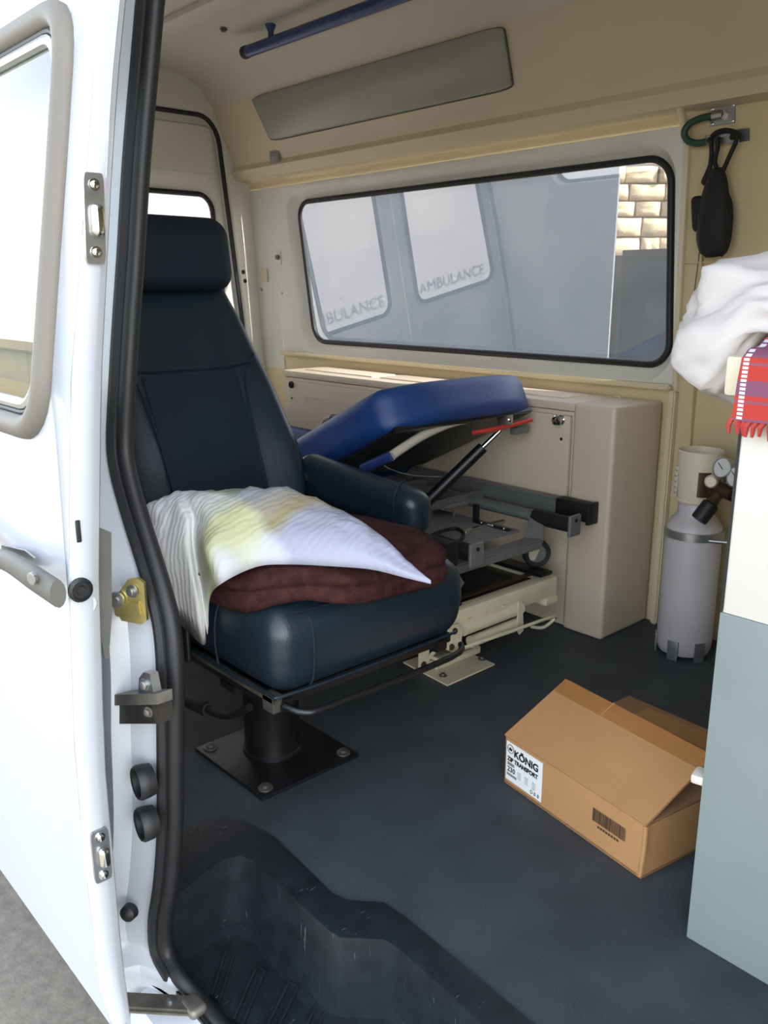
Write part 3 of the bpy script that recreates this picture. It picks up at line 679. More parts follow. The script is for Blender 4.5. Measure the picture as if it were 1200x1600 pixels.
# cushion
def cush(v):
    p = v.copy(); u = (p.x + .25) / .5
    top_ = max(0, p.z / .075)
    p.z += top_ * .018 * (1 - (p.y / .25) ** 2) - top_ * .016 * max(0, u - .8) / .2
    # side bolsters slightly higher
    p.z += top_ * .008 * max(0, abs(p.y) - .15) / .08
    lo_ = max(0, -v.z / .075); p.y *= 1 - .05 * lo_; p.x *= 1 - .03 * lo_
    return Vector((-1.285 + p.x, .925 + p.y, .352 + p.z))
cu_ = MB().rbox((.50, .455, .155), .05, 5, 8, cush).build('seat_cushion', LEATHER, seat)
def seamline(pts, par, r=.0016): return MB().tube(pts, r, 5, smooth=4).build('seam', LEATHERD, par)
seamline([(-1.20, .694, .30), (-1.20, .690, .35), (-1.20, .70, .405), (-1.20, .74, .438)], cu_, .0022)
seamline([(-1.13, .712, .425), (-1.07, .735, .42), (-1.05, .78, .42), (-1.046, .95, .424), (-1.05, 1.1, .42)], cu_, .002)
MB().tube([(-1.51, .706, .287), (-1.3, .703, .287), (-1.08, .706, .287), (-1.045, .73, .288), (-1.04, .92, .288), (-1.045, 1.12, .288)], .003, 8, smooth=4).build('cushion_piping', LEATHER, cu_)
seamline([(-1.058, .775, .418), (-1.040, .775, .40), (-1.034, .775, .36), (-1.038, .775, .31), (-1.05, .775, .285)], cu_, .002)
MB().rbox((.26, .012, .13), .006, 3, 3, lambda v: Vector((-1.42, .690, .335)) + v).build('side_shade_plate', BLACKM, seat)  # added black side plate, stands for the pillow corner's shade on the cushion
# backrest: reclined, width profile, side bolsters
back = MB()
def bk(v):   # local x thickness, y width, z height (0..)
    h = (v.z + .30) / .60   # 0..1
    w = interp([(0, .205), (.25, .222), (.55, .205), (.8, .175), (1, .135)], h) / .225
    x = v.x; y = v.y * w
    bol = max(0, abs(y) - .10) / .12
    if v.x > 0: x += .055 * min(1, bol) * interp([(0, .6), (.3, 1), (.7, .7), (1, .2)], h) + .012 * math.sin(math.pi * min(1, h)) * (1 - bol)
    ax = interp([(0, -1.515), (.35, -1.60), (.7, -1.70), (1, -1.755)], h); az = .37 + .585 * h
    tilt = .45
    return Vector((ax + x * math.cos(tilt) - .06, .93 + y, az + x * math.sin(tilt) * .6))
back.rbox((.13, .45, .60), .045, 5, 14, bk)
bk_o = back.build('backrest', LEATHER, seat)
def bkp(y, h, out): 
    v = Vector((.065 + out, y, -.30 + .60 * h)); return bk(v)
def bx(y, h, out=.0):
    w = interp([(0, .205), (.25, .222), (.55, .205), (.8, .175), (1, .135)], h) / .225
    return bkp(y / w, h, out)
for sg in (-1, 1):
    seamline([bx(sg * .115, .05, .004), bx(sg * .112, .25, .004), bx(sg * .118, .45, .004), bx(sg * .13, .58, .003), bx(sg * .165, .66, .002)], bk_o, .0025)
seamline([bx(-.16, .63, .003), bx(-.08, .62, .003), bx(0, .62, .003), bx(.08, .62, .003), bx(.16, .63, .003)], bk_o, .002)
# centre fabric panel
cp = MB().grid(lambda u, v: bx(-.112 + .224 * u, .04 + .57 * v, .0035 + .004 * (1 - abs(2 * u - 1) ** 6)), 12, 14)
cp.build('centre_panel', LEATHERD, bk_o, recalc=False)
# headrest
def hd(v):
    p = v.copy(); p.x += .012 * math.cos(p.y * 9); return Vector((-1.735 + p.x + p.z * -.15, .935 + p.y, .995 + p.z))
MB().rbox((.10, .275, .155), .042, 5, 7, hd).build('headrest', LEATHERD, seat)
for y in (.88, .99): MB().tube([(-1.765, y, .88), (-1.755, y, .95)], .007, 10).build('headrest_post', CHROME, seat)
# armrest on the far side
ar_a = Vector((-1.60, 1.185, .500)); ar_b = Vector((-1.20, 1.185, .475))
def arm_f(v):
    u = (v.x + .21) / .42; p = ar_a.lerp(ar_b, u); hh = 1 - .12 * u
    return Vector((p.x, p.y + v.y, p.z + v.z * hh))
ar = MB().rbox((.42, .075, .105), .034, 5, 8, arm_f).build('armrest', LEATHER, seat)
seamline([Vector((-1.25, 1.185 + .0385 * math.cos(t), .493 + .049 * math.sin(t))) for t in [math.pi * (.55 + .9 * i / 8) for i in range(9)]], ar, .0025)
MB().lathe([(.02, 0), (.022, .01), (.022, .03)], (-1.56, 1.125, .50), (0, 1, 0), 14).build('armrest_pivot', BLACKM, seat)

# ------------------------------------------------------------------ burgundy blanket and pillow on the seat
bout = [Vector(p) for p in ((-1.40, .73, 0), (-1.30, .690, 0), (-1.16, .684, 0), (-1.075, .722, 0), (-1.005, .82, 0), (-.99, .94, 0), (-.99, 1.03, 0), (-1.06, 1.06, 0), (-1.22, 1.05, 0), (-1.36, 1.00, 0), (-1.41, .90, 0))]
bout = catmull(bout, 6, True); bc_ = Vector((-1.20, .88, 0))
def bring(inset, z, seed):
    out = []
    for q in bout:
        d = (q - bc_); r = d - d.normalized() * inset; p_ = bc_ + r
        drop = (.022 * max(0, min(1, (p_.x + 1.10) / .10)) ** 2 + .030 * max(0, min(1, (.77 - p_.y) / .07)) ** 1.5) * (1.25 if z < .468 else .75)
        wob = noise.noise(Vector((q.x * 14, q.y * 14, seed)))
        out.append(Vector((p_.x + d.normalized().x * .007 * wob, p_.y + d.normalized().y * .007 * wob, z - drop + .004 * wob)))
    return out
bb2 = MB().loft([bring(.20, .452, 1), bring(.03, .446, 1), bring(.012, .447, 2), bring(.0, .455, 2), bring(-.003, .463, 2), bring(.0, .470, 2), bring(.006, .473, 3), bring(-.002, .479, 4), bring(-.002, .487, 4), bring(.004, .494, 5), bring(.02, .499, 6), bring(.06, .502, 7), bring(.20, .503, 8)])
bb2.build('folded_blanket', BURG, label='folded burgundy fleece blanket on the blue seat cushion', cat='blanket', ang=180)

near_px = [(214, 860, .455), (238, 905, .42), (262, 955, .375), (292, 985, .352), (318, 1008, .340), (325, 985, .36), (328, 935, .43), (346, 912, .482), (400, 886, .496), (450, 882, .500), (520, 885, .500), (580, 890, .497), (630, 902, .490), (673, 913, .482)]
near = [pZ(a, b, c) for a, b, c in near_px]
far_px = [(222, 806, .53), (224, 801, .535), (230, 797, .54), (240, 794, .54), (252, 792, .54), (268, 790, .54), (290, 789, .54), (330, 788, .54), (390, 789, .54), (450, 795, .533), (525, 817, .52), (585, 848, .508), (635, 882, .497), (674, 911, .483)]
far_ = [pZ(a, b, c) for a, b, c in far_px]
nearc = catmull(near, 5); farc = catmull(far_, 5); NU = len(nearc) - 1; NV = 36
BULGE = [(0, .02), (2, .035), (4, .048), (6, .056), (7, .064), (8, .067), (9, .064), (10, .056), (11, .040), (12, .018), (13, .0)]
def pil_s(u, v, side_):
    i = min(NU, int(round(u * NU))); a = nearc[i]; b = farc[i]
    p = a.lerp(b, v); k = u * 13
    prof_ = max(0, math.sin(math.pi * v)) ** .55
    bul = interp(BULGE, k)
    rise = max(0, .49 - a.z); t = min(1, v / .28)
    p.z += rise * (1 - (1 - t) ** 2) * (1 - v)
    if side_ > 0:
        p.z += bul * prof_
        f_ = min(1, bul / .03)
        p.z += (noise.noise(Vector((p.x * 9, p.y * 9, 2.0))) * .007 + (abs(noise.noise(Vector((p.x * 13, p.y * 16 + p.x * 9, 5.0)))) - .2) * .011 + (abs(noise.noise(Vector((p.x * 30, p.y * 36, 9.0)))) - .2) * .006) * prof_ * f_
        p.z += .0010 * math.sin(p.x * 190 + p.y * 130 + 4 * noise.noise(p * 9)) * min(1, prof_ * 2) * f_
        if v < .25: p.y -= (.010 + .006 * noise.noise(Vector((p.x * 20, p.z * 20, 1)))) * math.sin(math.pi * v / .25) * f_
    else:
        p.z -= .003 * prof_
    return p
pm = MB(); pm.grid(lambda u, v: pil_s(u, v, 1), NU, NV); pm.grid(lambda u, v: pil_s(u, v, -1), NU, NV)
PILM = bpy.data.materials.new('pastel_seersucker'); PILM.use_nodes = True
n = PILM.node_tree; p = n.nodes['Principled BSDF']; p.inputs['Roughness'].default_value = .9; p.inputs['Specular IOR Level'].default_value = .15
tc = n.nodes.new('ShaderNodeTexCoord'); nzp = n.nodes.new('ShaderNodeTexNoise'); nzp.inputs['Scale'].default_value = 9; nzp.inputs['Detail'].default_value = 3
n.links.new(tc.outputs['Object'], nzp.inputs['Vector'])
wm = n.nodes.new('ShaderNodeVectorMath'); wm.operation = 'MULTIPLY_ADD'; wm.inputs[1].default_value = (.07, .07, .07)
n.links.new(nzp.outputs['Color'], wm.inputs[0]); n.links.new(tc.outputs['Object'], wm.inputs[2])
sxp = n.nodes.new('ShaderNodeSeparateXYZ'); n.links.new(wm.outputs[0], sxp.inputs[0])
def xr(vals):
    mr = n.nodes.new('ShaderNodeMapRange'); mr.inputs['From Min'].default_value = -1.62; mr.inputs['From Max'].default_value = -.88; n.links.new(sxp.outputs['X'], mr.inputs['Value'])
    r_ = n.nodes.new('ShaderNodeValToRGB'); e = r_.color_ramp.elements
    e[0].position = vals[0][0]; e[0].color = (*lin(vals[0][1]), 1); e[1].position = vals[-1][0]; e[1].color = (*lin(vals[-1][1]), 1)
    for a_, c_ in vals[1:-1]: q = e.new(a_); q.color = (*lin(c_), 1)
    n.links.new(mr.outputs[0], r_.inputs[0]); return r_
ra = xr([(0, 'B9BECD'), (.36, 'BFC3D0'), (.44, 'CFCFD4'), (.61, 'CECFC8'), (.65, 'C4C69A'), (.71, 'C4C6A2'), (.75, 'BFC0CC'), (1, 'C0C1CF')])  # near patch colours, kept whiter to stand for sun on the hanging corner
rb = xr([(0, '9DA2B2'), (.20, '9CA4A8'), (.30, '8B9A86'), (.56, '909D86'), (.62, '9FA3AC'), (.69, 'A39B88'), (.73, 'A19672'), (.77, 'A3A5B6'), (1, 'A8AABC')])  # top patch colours, darkened as painted shade besides the cover's own pastels
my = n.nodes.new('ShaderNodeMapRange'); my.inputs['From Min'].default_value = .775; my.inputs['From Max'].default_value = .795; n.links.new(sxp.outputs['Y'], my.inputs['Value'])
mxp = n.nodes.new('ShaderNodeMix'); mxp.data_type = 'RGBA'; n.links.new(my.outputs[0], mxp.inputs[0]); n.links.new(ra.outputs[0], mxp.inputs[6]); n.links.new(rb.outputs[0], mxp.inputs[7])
n.links.new(mxp.outputs[2], p.inputs['Base Color'])
wv = n.nodes.new('ShaderNodeTexWave'); wv.inputs['Scale'].default_value = 26; wv.inputs['Distortion'].default_value = 6; wv.inputs['Detail'].default_value = 2
n.links.new(tc.outputs['Object'], wv.inputs['Vector']); bp = n.nodes.new('ShaderNodeBump'); bp.inputs['Strength'].default_value = .22; bp.inputs['Distance'].default_value = .003
n.links.new(wv.outputs['Fac'], bp.inputs['Height']); n.links.new(bp.outputs['Normal'], p.inputs['Normal'])
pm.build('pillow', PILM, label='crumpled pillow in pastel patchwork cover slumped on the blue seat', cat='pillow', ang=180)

# ------------------------------------------------------------------ stretcher
stt = thing('stretcher', 'blue padded ambulance stretcher with raised back and grey frame', 'stretcher')
SY0, SY1 = 1.30, 1.865; HX, HZ = -1.88, .40; EX, EZ = -1.435, .620
bd = Vector((EX - HX, 0, EZ - HZ)); BL = bd.length; bd.normalize(); bn = Vector((-bd.z, 0, bd.x))
def backm(v):
    u = (v.x + .27) / .54
    w = 1 - .06 * max(0, (u - .6) / .4) ** 2
    q = Vector((HX, (SY0 + SY1) / 2, HZ)) + bd * (u * (BL + .02)) + bn * (v.z + .045)
    q.y += v.y * w
    # head corners rounded in plan
    e = max(0, u - .75) / .25
    q -= bd * .05 * e * (abs(v.y) / .28) ** 4
    return q
MB().rbox((.54, SY1 - SY0, .105), .032, 4, 12, backm).build('back_mattress', BLUEV, stt)
MB().rbox((1.02, SY1 - SY0, .08), .03, 4, 6, lambda v: Vector((-2.43, 1.5825, .395)) + v).build('seat_mattress', BLUED, stt)
# back board below
bb_ = MB(); c0 = Vector((HX, 1.5825, HZ)) + bd * (BL * .5) - bn * .006
bb_.bar(c0 - bd * (BL * .46), c0 + bd * (BL * .47), .50, .012, .003, up=tuple(bn)); bb_.build('back_board', BLACKM, stt)
# grab tube on the underside at the head end
tb = [pX(x, y, -1.47) for x, y in ((612, 712), (632, 698), (665, 678), (705, 661), (748, 651))]
hoop = MB().tube(tb, .0115, 12, smooth=5).build('grab_tube', WTUBE, stt)
MB().tube([tb[0], tb[0] + Vector((-.08, -.02, -.04))], .013, 10).build('tube_sleeve', BLUER, hoop)
MB().tube([tb[-1], tb[-1] + Vector((-.01, .06, .006))], .013, 10).build('tube_sleeve', BLUER, hoop)
# release lever and clamp
c = pX(790, 655, -1.46)
cl2 = MB().box(c, (.03, .03, .03), bev=.006).build('clamp', STEEL, stt); bolt('clamp_bolt', c + Vector((.015, 0, 0)), (1, -.2, 0), .006, CHROME, cl2)
MB().tube([pX(740, 676, -1.46), pX(775, 670, -1.46), pX(830, 656, -1.45)], [.006, .0075, .0075, .0075, .006], 10, smooth=2).build('release_lever', REDP, stt)
MB().box(pX(812, 672, -1.47), (.02, .06, .02), bev=.004).build('lever_bracket', GREYM, stt)
# gas strut
s1 = pX(782, 672, -1.47); s0 = pX(632, 818, -1.62)
MB().tube([s0, s0.lerp(s1, .82)], .016, 12).build('gas_strut', BLACKM, stt); MB().tube([s0.lerp(s1, .80), s1], .007, 10).build('strut_rod', CHROME, stt)
MB().tube([pX(596, 712, -1.55), pX(600, 728, -1.5), pX(640, 742, -1.5), pX(690, 745, -1.5)], .0015, 5, smooth=5).build('wire', GREYM, stt)
# far side folding rail with blue grip
q0 = pY(497, 692, 1.86); q1 = pY(503, 664, 1.86); q2 = pY(516, 652, 1.86); q3 = pY(575, 650, 1.86)
sr_ = MB().tube([q0, q1, q2, q3], .007, 10, smooth=4).build('side_rail', WTUBE, stt)
MB().tube([q2 + Vector((.01, 0, 0)), q3 + Vector((.2, 0, .01))], .012, 12).build('rail_grip', BLUER, sr_)
# main frame rails
FZ = .350
for y, xe in ((1.315, -1.35), (1.845, -1.34)):
    MB().bar((-2.95, y, FZ + .006), (xe, y, FZ + .006), .028, .045, .006).build('frame_rail', GREYM, stt)
# bumpers (black boxes) at rail ends
for y in (1.315, 1.848):
    b0 = MB().box((-1.300, y, FZ + .006), (.11, .038, .052), bev=.007).build('end_bumper', RUBBER, stt)
    MB().box((-1.249, y, FZ + .004), (.010, .044, .058), bev=.003).build('bumper_flange', RUBBER, b0)
# pull handles
for y in (1.395, 1.765):
    h_ = MB().tube([(-2.2, y, .338), (-1.36, y, .338)], .0155, 14).build('pull_tube', GREYM, stt)
    MB().tube([(-1.37, y, .338), (-1.25, y, .338)], .0205, 16).build('grip', RUBBER, h_)
    cp_ = MB().rbox((.010, .046, .056), .004, 3, 3, lambda v, y=y: Vector((-1.244, y, .338)) + v).build('grip_cap', GREYM, h_)
    MB().lathe([(.005, 0), (.005, .002), (0, .002)], (-1.239, y, .352), (1, 0, 0), 12).build('cap_hole', RUBBER, cp_)
# cross bars, inclined end, tray
MB().bar((-1.33, 1.34, .283), (-1.33, 1.725, .283), .045, .026, .005).build('cross_bar', GREYM, stt)
MB().bar((-1.33, 1.715, .285), (-1.36, 1.765, .335), .045, .022, .004).build('cross_bar_end', GREYM, stt)
MB().bar((-1.315, 1.40, .262), (-1.315, 1.42, .235), .012, .03, .002).build('end_tab', GREYM, stt)
MB().bar((-1.85, 1.33, .345), (-1.85, 1.83, .345), .03, .025, .004).build('cross_bar', GREYM, stt)
MB().bar((-1.62, 1.33, .345), (-1.62, 1.83, .345), .03, .025, .004).build('cross_bar', GREYM, stt)
MB().box((-1.62, 1.58, .300), (.46, .30, .006), bev=.002).build('tray', TRAY, stt)
MB().bar((-1.47, 1.76, .305), (-1.47, 1.60, .305), .012, .01, .002).build('slide_rod', CHROME, stt)
MB().box((-1.52, 1.70, .325), (.014, .014, .06), bev=.002).build('latch_post', BLACKM, stt)
MB().bar((-1.52, 1.70, .303), (-1.40, 1.70, .303), .016, .006, .001).build('latch_plate', BLACKM, stt)
for x in (-1.50, -1.46, -1.42): bolt('tray_screw', (x, 1.70, .306), (0, 0, 1), .004, CHROME, stt, .004)
MB().tube([pZ(x, y, .32) for x, y in ((672, 838), (690, 830), (712, 826), (724, 834), (718, 845), (700, 848))], .005, 8, smooth=4).build('cable', RUBBER, stt)
for x, y in ((708, 806), (665, 805), (673, 804)): MB().tube([pZ(x, y + 10, .305), pZ(x, y + 10, .305) + Vector((0, 0, .035))], .004, 8).build('pin', CHROME, stt)
MB().tube([(-1.60, 1.66, .335), (-1.60, 1.76, .335)], .008, 10).build('hinge_tube', GREYM, stt)
# wheels
for (x, y) in ((-1.36, 1.765), (-1.375, 1.40), (-2.7, 1.40), (-2.7, 1.70)):
    w_ = MB().lathe([(.024, -.011), (.034, -.012), (.038, -.008), (.038, .008), (.034, .012), (.024, .011)], (x, y, .2395), (.8, -.6, 0), 24, False).build('wheel', RUBBER, stt)
    MB().lathe([(.0, -.010), (.025, -.009), (.025, .009), (.0, .010)], (x, y, .2395), (.8, -.6, 0), 20).build('wheel_hub', ALU, w_)
    MB().prism([(x + .03, y - .022, .27), (x + .015, y - .022, .278), (x - .02, y - .022, .25), (x - .004, y - .022, .222), (x + .012, y - .022, .225)], (0, .004, 0)).build('wheel_fork', IVORY, w_, smooth=False)
# ------------------------------------------------------------------ loading platform
lpf = thing('loading_platform', 'ivory steel loading platform with rollers under the stretcher', 'platform')
PX = -1.31
MB().box((PX, 1.575, .163), (.035, .395, .052), bev=.004).build('end_beam', IVORY, lpf)
MB().box((PX + .002, 1.745, .128), (.045, .05, .02), bev=.004).build('beam_foot', IVORY, lpf)
for y in (1.40, 1.75): MB().bar((-2.95, y, .165), (PX - .018, y, .165), .03, .045, .004).build('side_beam', IVORY, lpf)
for y in (1.40, 1.75): MB().bar((-2.95, y, .194), (PX - .0, y, .194), .05, .010, .002).build('track', BLACKM, lpf)
MB().box((-2.1, 1.575, .172), (1.5, .33, .008), bev=.002).build('deck', BLACKM, lpf)
MB().bar((-1.345, 1.42, .1925), (-1.345, 1.74, .1925), .018, .004, .001).build('wear_strip', BRONZE, lpf)
for k, (pa, pb, r_) in enumerate((((722, 983), (812, 949), .0175), ((735, 1003), (811, 972), .015))):
    xx = PX + .012; A_ = pX(*pa, xx); B_ = pX(*pb, xx)
    MB().tube([A_, B_], r_, 16).build('roller', IVORY, lpf)
for pts in (((703, 978), (716, 975), (723, 985), (720, 1012), (711, 1021), (699, 1016), (697, 1000)), ((811, 941), (817, 947), (818, 985), (812, 992), (808, 985))):
    q = [pX(x, y, PX + .03) for x, y in pts]; MB().prism(q, (-.004, 0, 0)).build('roller_bracket', IVORY, lpf, smooth=False)
for x, y in ((710, 986), (705, 1011)): bolt('pivot_bolt', pX(x, y, PX + .03), (1, -.3, 0), .0055, BRONZE, lpf, .006)
for i in range(3): MB().box(pX(733 + 28 * i, 967 - 10.5 * i, PX + .019), (.006, .018, .004)).build('weld_tab', IVORY, lpf)
wr = [pX(x, y, PX + .05) for x, y in ((672, 1026), (699, 1034), (718, 1015), (800, 986), (866, 963))] + [pX(856, 976, PX + .03), pX(845, 981, PX + .01), pX(830, 979, PX - .02)]
MB().tube(wr, .0045, 8, smooth=3).build('wire_bar', IVORY, lpf)
pc = [pZ(x, y, .004) for x, y in ((630, 1034), (699, 1070), (773, 1037), (705, 1008))]
MB().prism(pc, (0, 0, -.004)).build('base_plate', IVORY, lpf, smooth=False)
for x, y in ((692, 1056), (753, 1030)): MB().lathe([(.010, 0), (.010, .002), (.006, .003), (.005, .007), (0, .008)], pZ(x, y, .004), (0, 0, 1), 12).build('bolt', DIRTM, lpf)
MB().bar(pZ(676, 1040, .012), pZ(745, 1012, .012), .03, .02, .003).build('base_channel', IVORY, lpf)
q = [pZ(x, y, .0) for x, y in ((655, 1052), (670, 1050))]
yp = pZ(662, 1050, .004)
MB().box((yp.x, yp.y, .062), (.005, .034, .118), bev=.001).build('support_post', IVORY, lpf)
bolt('post_bolt', (yp.x + .003, yp.y - .004, .026), (1, 0, 0), .006, BRONZE, lpf)
MB().bar((yp.x - .02, yp.y + .03, .02), (PX - .01, 1.44, .14), .02, .008, .002).build('support_arm', IVORY, lpf)

# ------------------------------------------------------------------ oxygen cylinder with regulator
ox = thing('oxygen_cylinder', 'white oxygen cylinder with cream valve guard standing by the wall', 'gas cylinder')
OX, OY = -1.03, 1.975
def OC(prof, m, name, par=ox, n=36): return MB().lathe(prof, (OX, OY, 0), (0, 0, 1), n).build(name, m, par)
OC([(.050, .006), (.062, .010), (.068, .025), (.069, .05), (.069, .325), (.066, .345), (.056, .362), (.046, .372), (.044, .378), (.044, .405), (.040, .412)], CYL, 'body')
OC([(.0695, .318), (.0725, .318), (.0725, .338), (.0695, .338)], ALU, 'clamp_band')
gd = OC([(.048, .405), (.050, .408), (.050, .425), (.054, .45), (.055, .48), (.0555, .535), (.0535, .537), (.052, .534), (.051, .48), (.049, .43), (.046, .415), (.0, .413)], GUARD, 'valve_guard')
MB().tube([(OX + .0495 * math.cos(t), OY + .0495 * math.sin(t), .412) for t in [2 * math.pi * i / 24 for i in range(24)]], .004, 8, True).build('guard_rim', GUARD, gd)
MB().rbox((.004, .034, .062), .002, 2, 2, lambda v: Vector((OX + .046 + v.x * 1.0, OY - .030 + v.y * .5, .455 + v.z)) ).build('guard_window', RUBBER, gd)
dvc = Vector((.62, -.78, 0)).normalized()
wd = MB().grid(lambda u, v: Vector((OX + .0562 * math.cos(-1.12 + .55 * u), OY + .0562 * math.sin(-1.12 + .55 * u), .428 + .062 * v)), 8, 4).build('guard_opening', BRONZE, gd, recalc=False)
lb = MB().grid(lambda u, v: Vector((OX + .0565 * math.cos(-2.55 + .42 * u), OY + .0565 * math.sin(-2.55 + .42 * u), .420 + .075 * v)), 6, 4).build('guard_label', LABELW, gd, recalc=False)
for k in range(5):
    MB().tube([(OX + .057 * math.cos(-2.5 + .06 * j), OY + .057 * math.sin(-2.5 + .06 * j), .427 + .014 * k + .003 * (j % 2)) for j in range(6)], .0008, 4).build('label_line', INKG, lb)
for t in (-2.5, -1.45, -.5):
    MB().box((OX + .0705 * math.cos(t), OY + .0705 * math.sin(t), .026), (.005, .028, .052), rz=t, bev=.002).build('floor_clip', ALU, ox)
# clamp screw of the band
MB().tube([(OX + .062, OY - .042, .325), (OX + .105, OY - .02, .325)], .006, 10).build('band_screw', ALU, ox)
rg = thing('pressure_regulator', 'bronze pressure regulator with two round gauges and black knob on the oxygen cylinder', 'regulator')
r_a = Vector((OX + .045, OY - .035, .462)); r_b = Vector((OX + .115, OY - .050, .452))
MB().tube([r_a, r_b], .018, 14).build('regulator_body', BRONZE, rg); MB().lathe([(.014, 0), (.022, .004), (.022, .018), (.014, .022)], r_a + Vector((.006, -.002, 0)), (r_b - r_a), 6).build('union_nut', BRONZE, rg)
kb = r_a.lerp(r_b, .55); kd = Vector((-.28, -.46, -.72)).normalized()
MB().lathe([(.011, 0), (.013, .03), (.015, .042)], kb, kd, 16).build('bonnet', BRONZE, rg)
MB().lathe([(.017, .040), (.0205, .044), (.0205, .086), (.019, .090), (0, .090)], kb, kd, 18).build('knob', RUBBER, rg)
gdv = Vector((-.25, -.95, .28)).normalized()
for (o_, s_) in ((Vector((.040, -.02, .050)), .026), (Vector((.080, -.030, .036)), .026)):
    gc = r_a + o_
    gg = MB().lathe([(0, -.022), (s_ * .95, -.02), (s_, -.012), (s_, .004), (s_ * .9, .005), (s_ * .88, .002), (0, .002)], gc, gdv, 24).build('gauge', ALU, rg)
    MB().lathe([(s_ * .86, .0022), (s_ * .86, .0028), (0, .0028)], gc, gdv, 24).build('gauge_face', GAUGE, gg)
    nn = gdv; e1 = nn.cross(Vector((0, 0, 1))).normalized(); e2 = e1.cross(nn)
    MB().bar(gc + nn * .0033 - e1 * .005 - e2 * .004, gc + nn * .0033 + e1 * .014 + e2 * .010, .0018, .0006, 0, up=tuple(nn)).build('needle', INK, gg)
    MB().tube([gc - nn * .015, gc - nn * .02 + Vector((0, 0, -.03))], .006, 8).build('gauge_stem', BRONZE, gg)
MB().lathe([(.010, 0), (.010, .03), (.014, .032), (.014, .05), (0, .05)], r_b + Vector((0, 0, -.004)), (.6, -.2, -.7), 12).build('outlet', RUBBER, rg)

MB().lathe([(.013, 0), (.016, .004), (.016, .024), (.012, .03), (0, .03)], r_a + Vector((.012, -.006, .012)), (.3, -.9, .1), 16).build('flow_dial', GUARD, rg)

# ------------------------------------------------------------------ right-hand cabinet with worktop
rc = thing('partition_cabinet', 'white cabinet with grey lower panel facing the door opening', 'cabinet')
RX, RY = -.493, 1.04
BZ = .508
MB().box((RX + .5, RY + .28, BZ + (.79 - BZ) / 2), (1.0, .56, .79 - BZ), bev=.002).build('upper_panel', WHITEB, rc)
MB().box((RX + .5, RY + .28, BZ / 2), (1.004, .564, BZ), bev=.002).build('lower_panel', GREYP, rc)
MB().box((RX + .485, RY + .283, .815), (1.03, .56, .05), bev=.006).build('worktop', GUARD, rc)
MB().bar((RX, RY - .0005, BZ + .002), (RX, RY - .0005, .79), .003, .004, 0, up=(0, 1, 0)).build('edge_band', RUBBER, rc)
MB().bar((RX - .006, RY + .03, .40), (RX - .006, RY + .03, .66), .012, .006, .001, up=(0, 1, 0)).build('edge_strip', WHITEB, rc)
MB().bar((RX - .004, RY + .03, .30), (RX - .004, RY + .03, .45), .010, .006, .001, up=(0, 1, 0)).build('edge_strip', WHITEB, rc)
MB().box(pX(1096, 1213, RX - .012), (.022, .03, .014), rz=.2, bev=.004).build('door_catch', WHITEB, rc)

# white bundle on the worktop
bg_ = MB()
def bagf(v):
    n_ = v.normalized(); X = v.x; Y = v.y; Z = v.z
    q = Vector((-.40 + X * .27, 1.26 + Y * .19, .893 + Z * .062))
    d1 = noise.noise(Vector((n_.x * 1.6, n_.y * 1.6, n_.z * 1.6 + 4))); rdg = 1 - abs(noise.noise(Vector((n_.x * 2.6 + 3, n_.y * 2.6, n_.z * 2.6)))) * 2
    rd2 = 1 - abs(noise.noise(Vector((n_.x * 5 + 1, n_.y * 5 + 7, n_.z * 5)))) * 2
    q += n_ * (.025 * d1 + .018 * rdg + .008 * rd2)
    # sag over the left end of the worktop
    if q.z < .868 and q.x > -.515: q.z = .868 + (q.z - .868) * .04
    if q.x < -.515: q.z -= .06 * min(1, (-.515 - q.x) / .05) * max(0, min(1, (.93 - q.z) / .08))
    return q
bmx = bmesh.new(); bmesh.ops.create_icosphere(bmx, subdivisions=5, radius=1)
for v in bmx.verts:
    c = v.co.copy(); m_s = max(abs(c.x), abs(c.y), abs(c.z)); v.co = c.lerp(c / m_s, .35); v.co = bagf(v.co)
bg_.bm(bmx); bg_.build('white_bundle', BAGM, ang=180, label='white cloth bundle lying on the worktop and drooping over its end', cat='bundle')

# red checked towel over the worktop edge
TOW = bpy.data.materials.new('red_check_cloth'); TOW.use_nodes = True
n = TOW.node_tree; p = n.nodes['Principled BSDF']; p.inputs['Roughness'].default_value = .9; p.inputs['Specular IOR Level'].default_value = .1
tc = n.nodes.new('ShaderNodeTexCoord'); sp_ = n.nodes.new('ShaderNodeSeparateXYZ'); n.links.new(tc.outputs['Object'], sp_.inputs[0])
def band(src, freq, off, ramp):
    m1 = n.nodes.new('ShaderNodeMath'); m1.operation = 'MULTIPLY_ADD'; m1.inputs[1].default_value = freq; m1.inputs[2].default_value = off
    n.links.new(src, m1.inputs[0]); m2 = n.nodes.new('ShaderNodeMath'); m2.operation = 'FRACT'; n.links.new(m1.outputs[0], m2.inputs[0])
    r_ = n.nodes.new('ShaderNodeValToRGB'); r_.color_ramp.interpolation = 'CONSTANT'; e = r_.color_ramp.elements
    e[0].position = 0; e[0].color = (*lin(ramp[0][1]), 1); e[1].position = ramp[1][0]; e[1].color = (*lin(ramp[1][1]), 1)
    for a, b in ramp[2:]: q = e.new(a); q.color = (*lin(b), 1)
    n.links.new(m2.outputs[0], r_.inputs[0]); return r_
hb_ = band(sp_.outputs['Z'], 22., .05, [(0, 'B5423A'), (.34, '8E5564'), (.42, 'B5423A'), (.55, '835269'), (.95, 'B5423A')])
vb = band(sp_.outputs['X'], 24., .9, [(0, '000000'), (.16, 'FFFFFF'), (.34, '000000')])
db = band(sp_.outputs['Z'], 200., 0, [(0, '000000'), (.35, 'FFFFFF')])
mu = n.nodes.new('ShaderNodeMix'); mu.data_type = 'RGBA'; mu.blend_type = 'MULTIPLY'; mu.inputs[0].default_value = 1
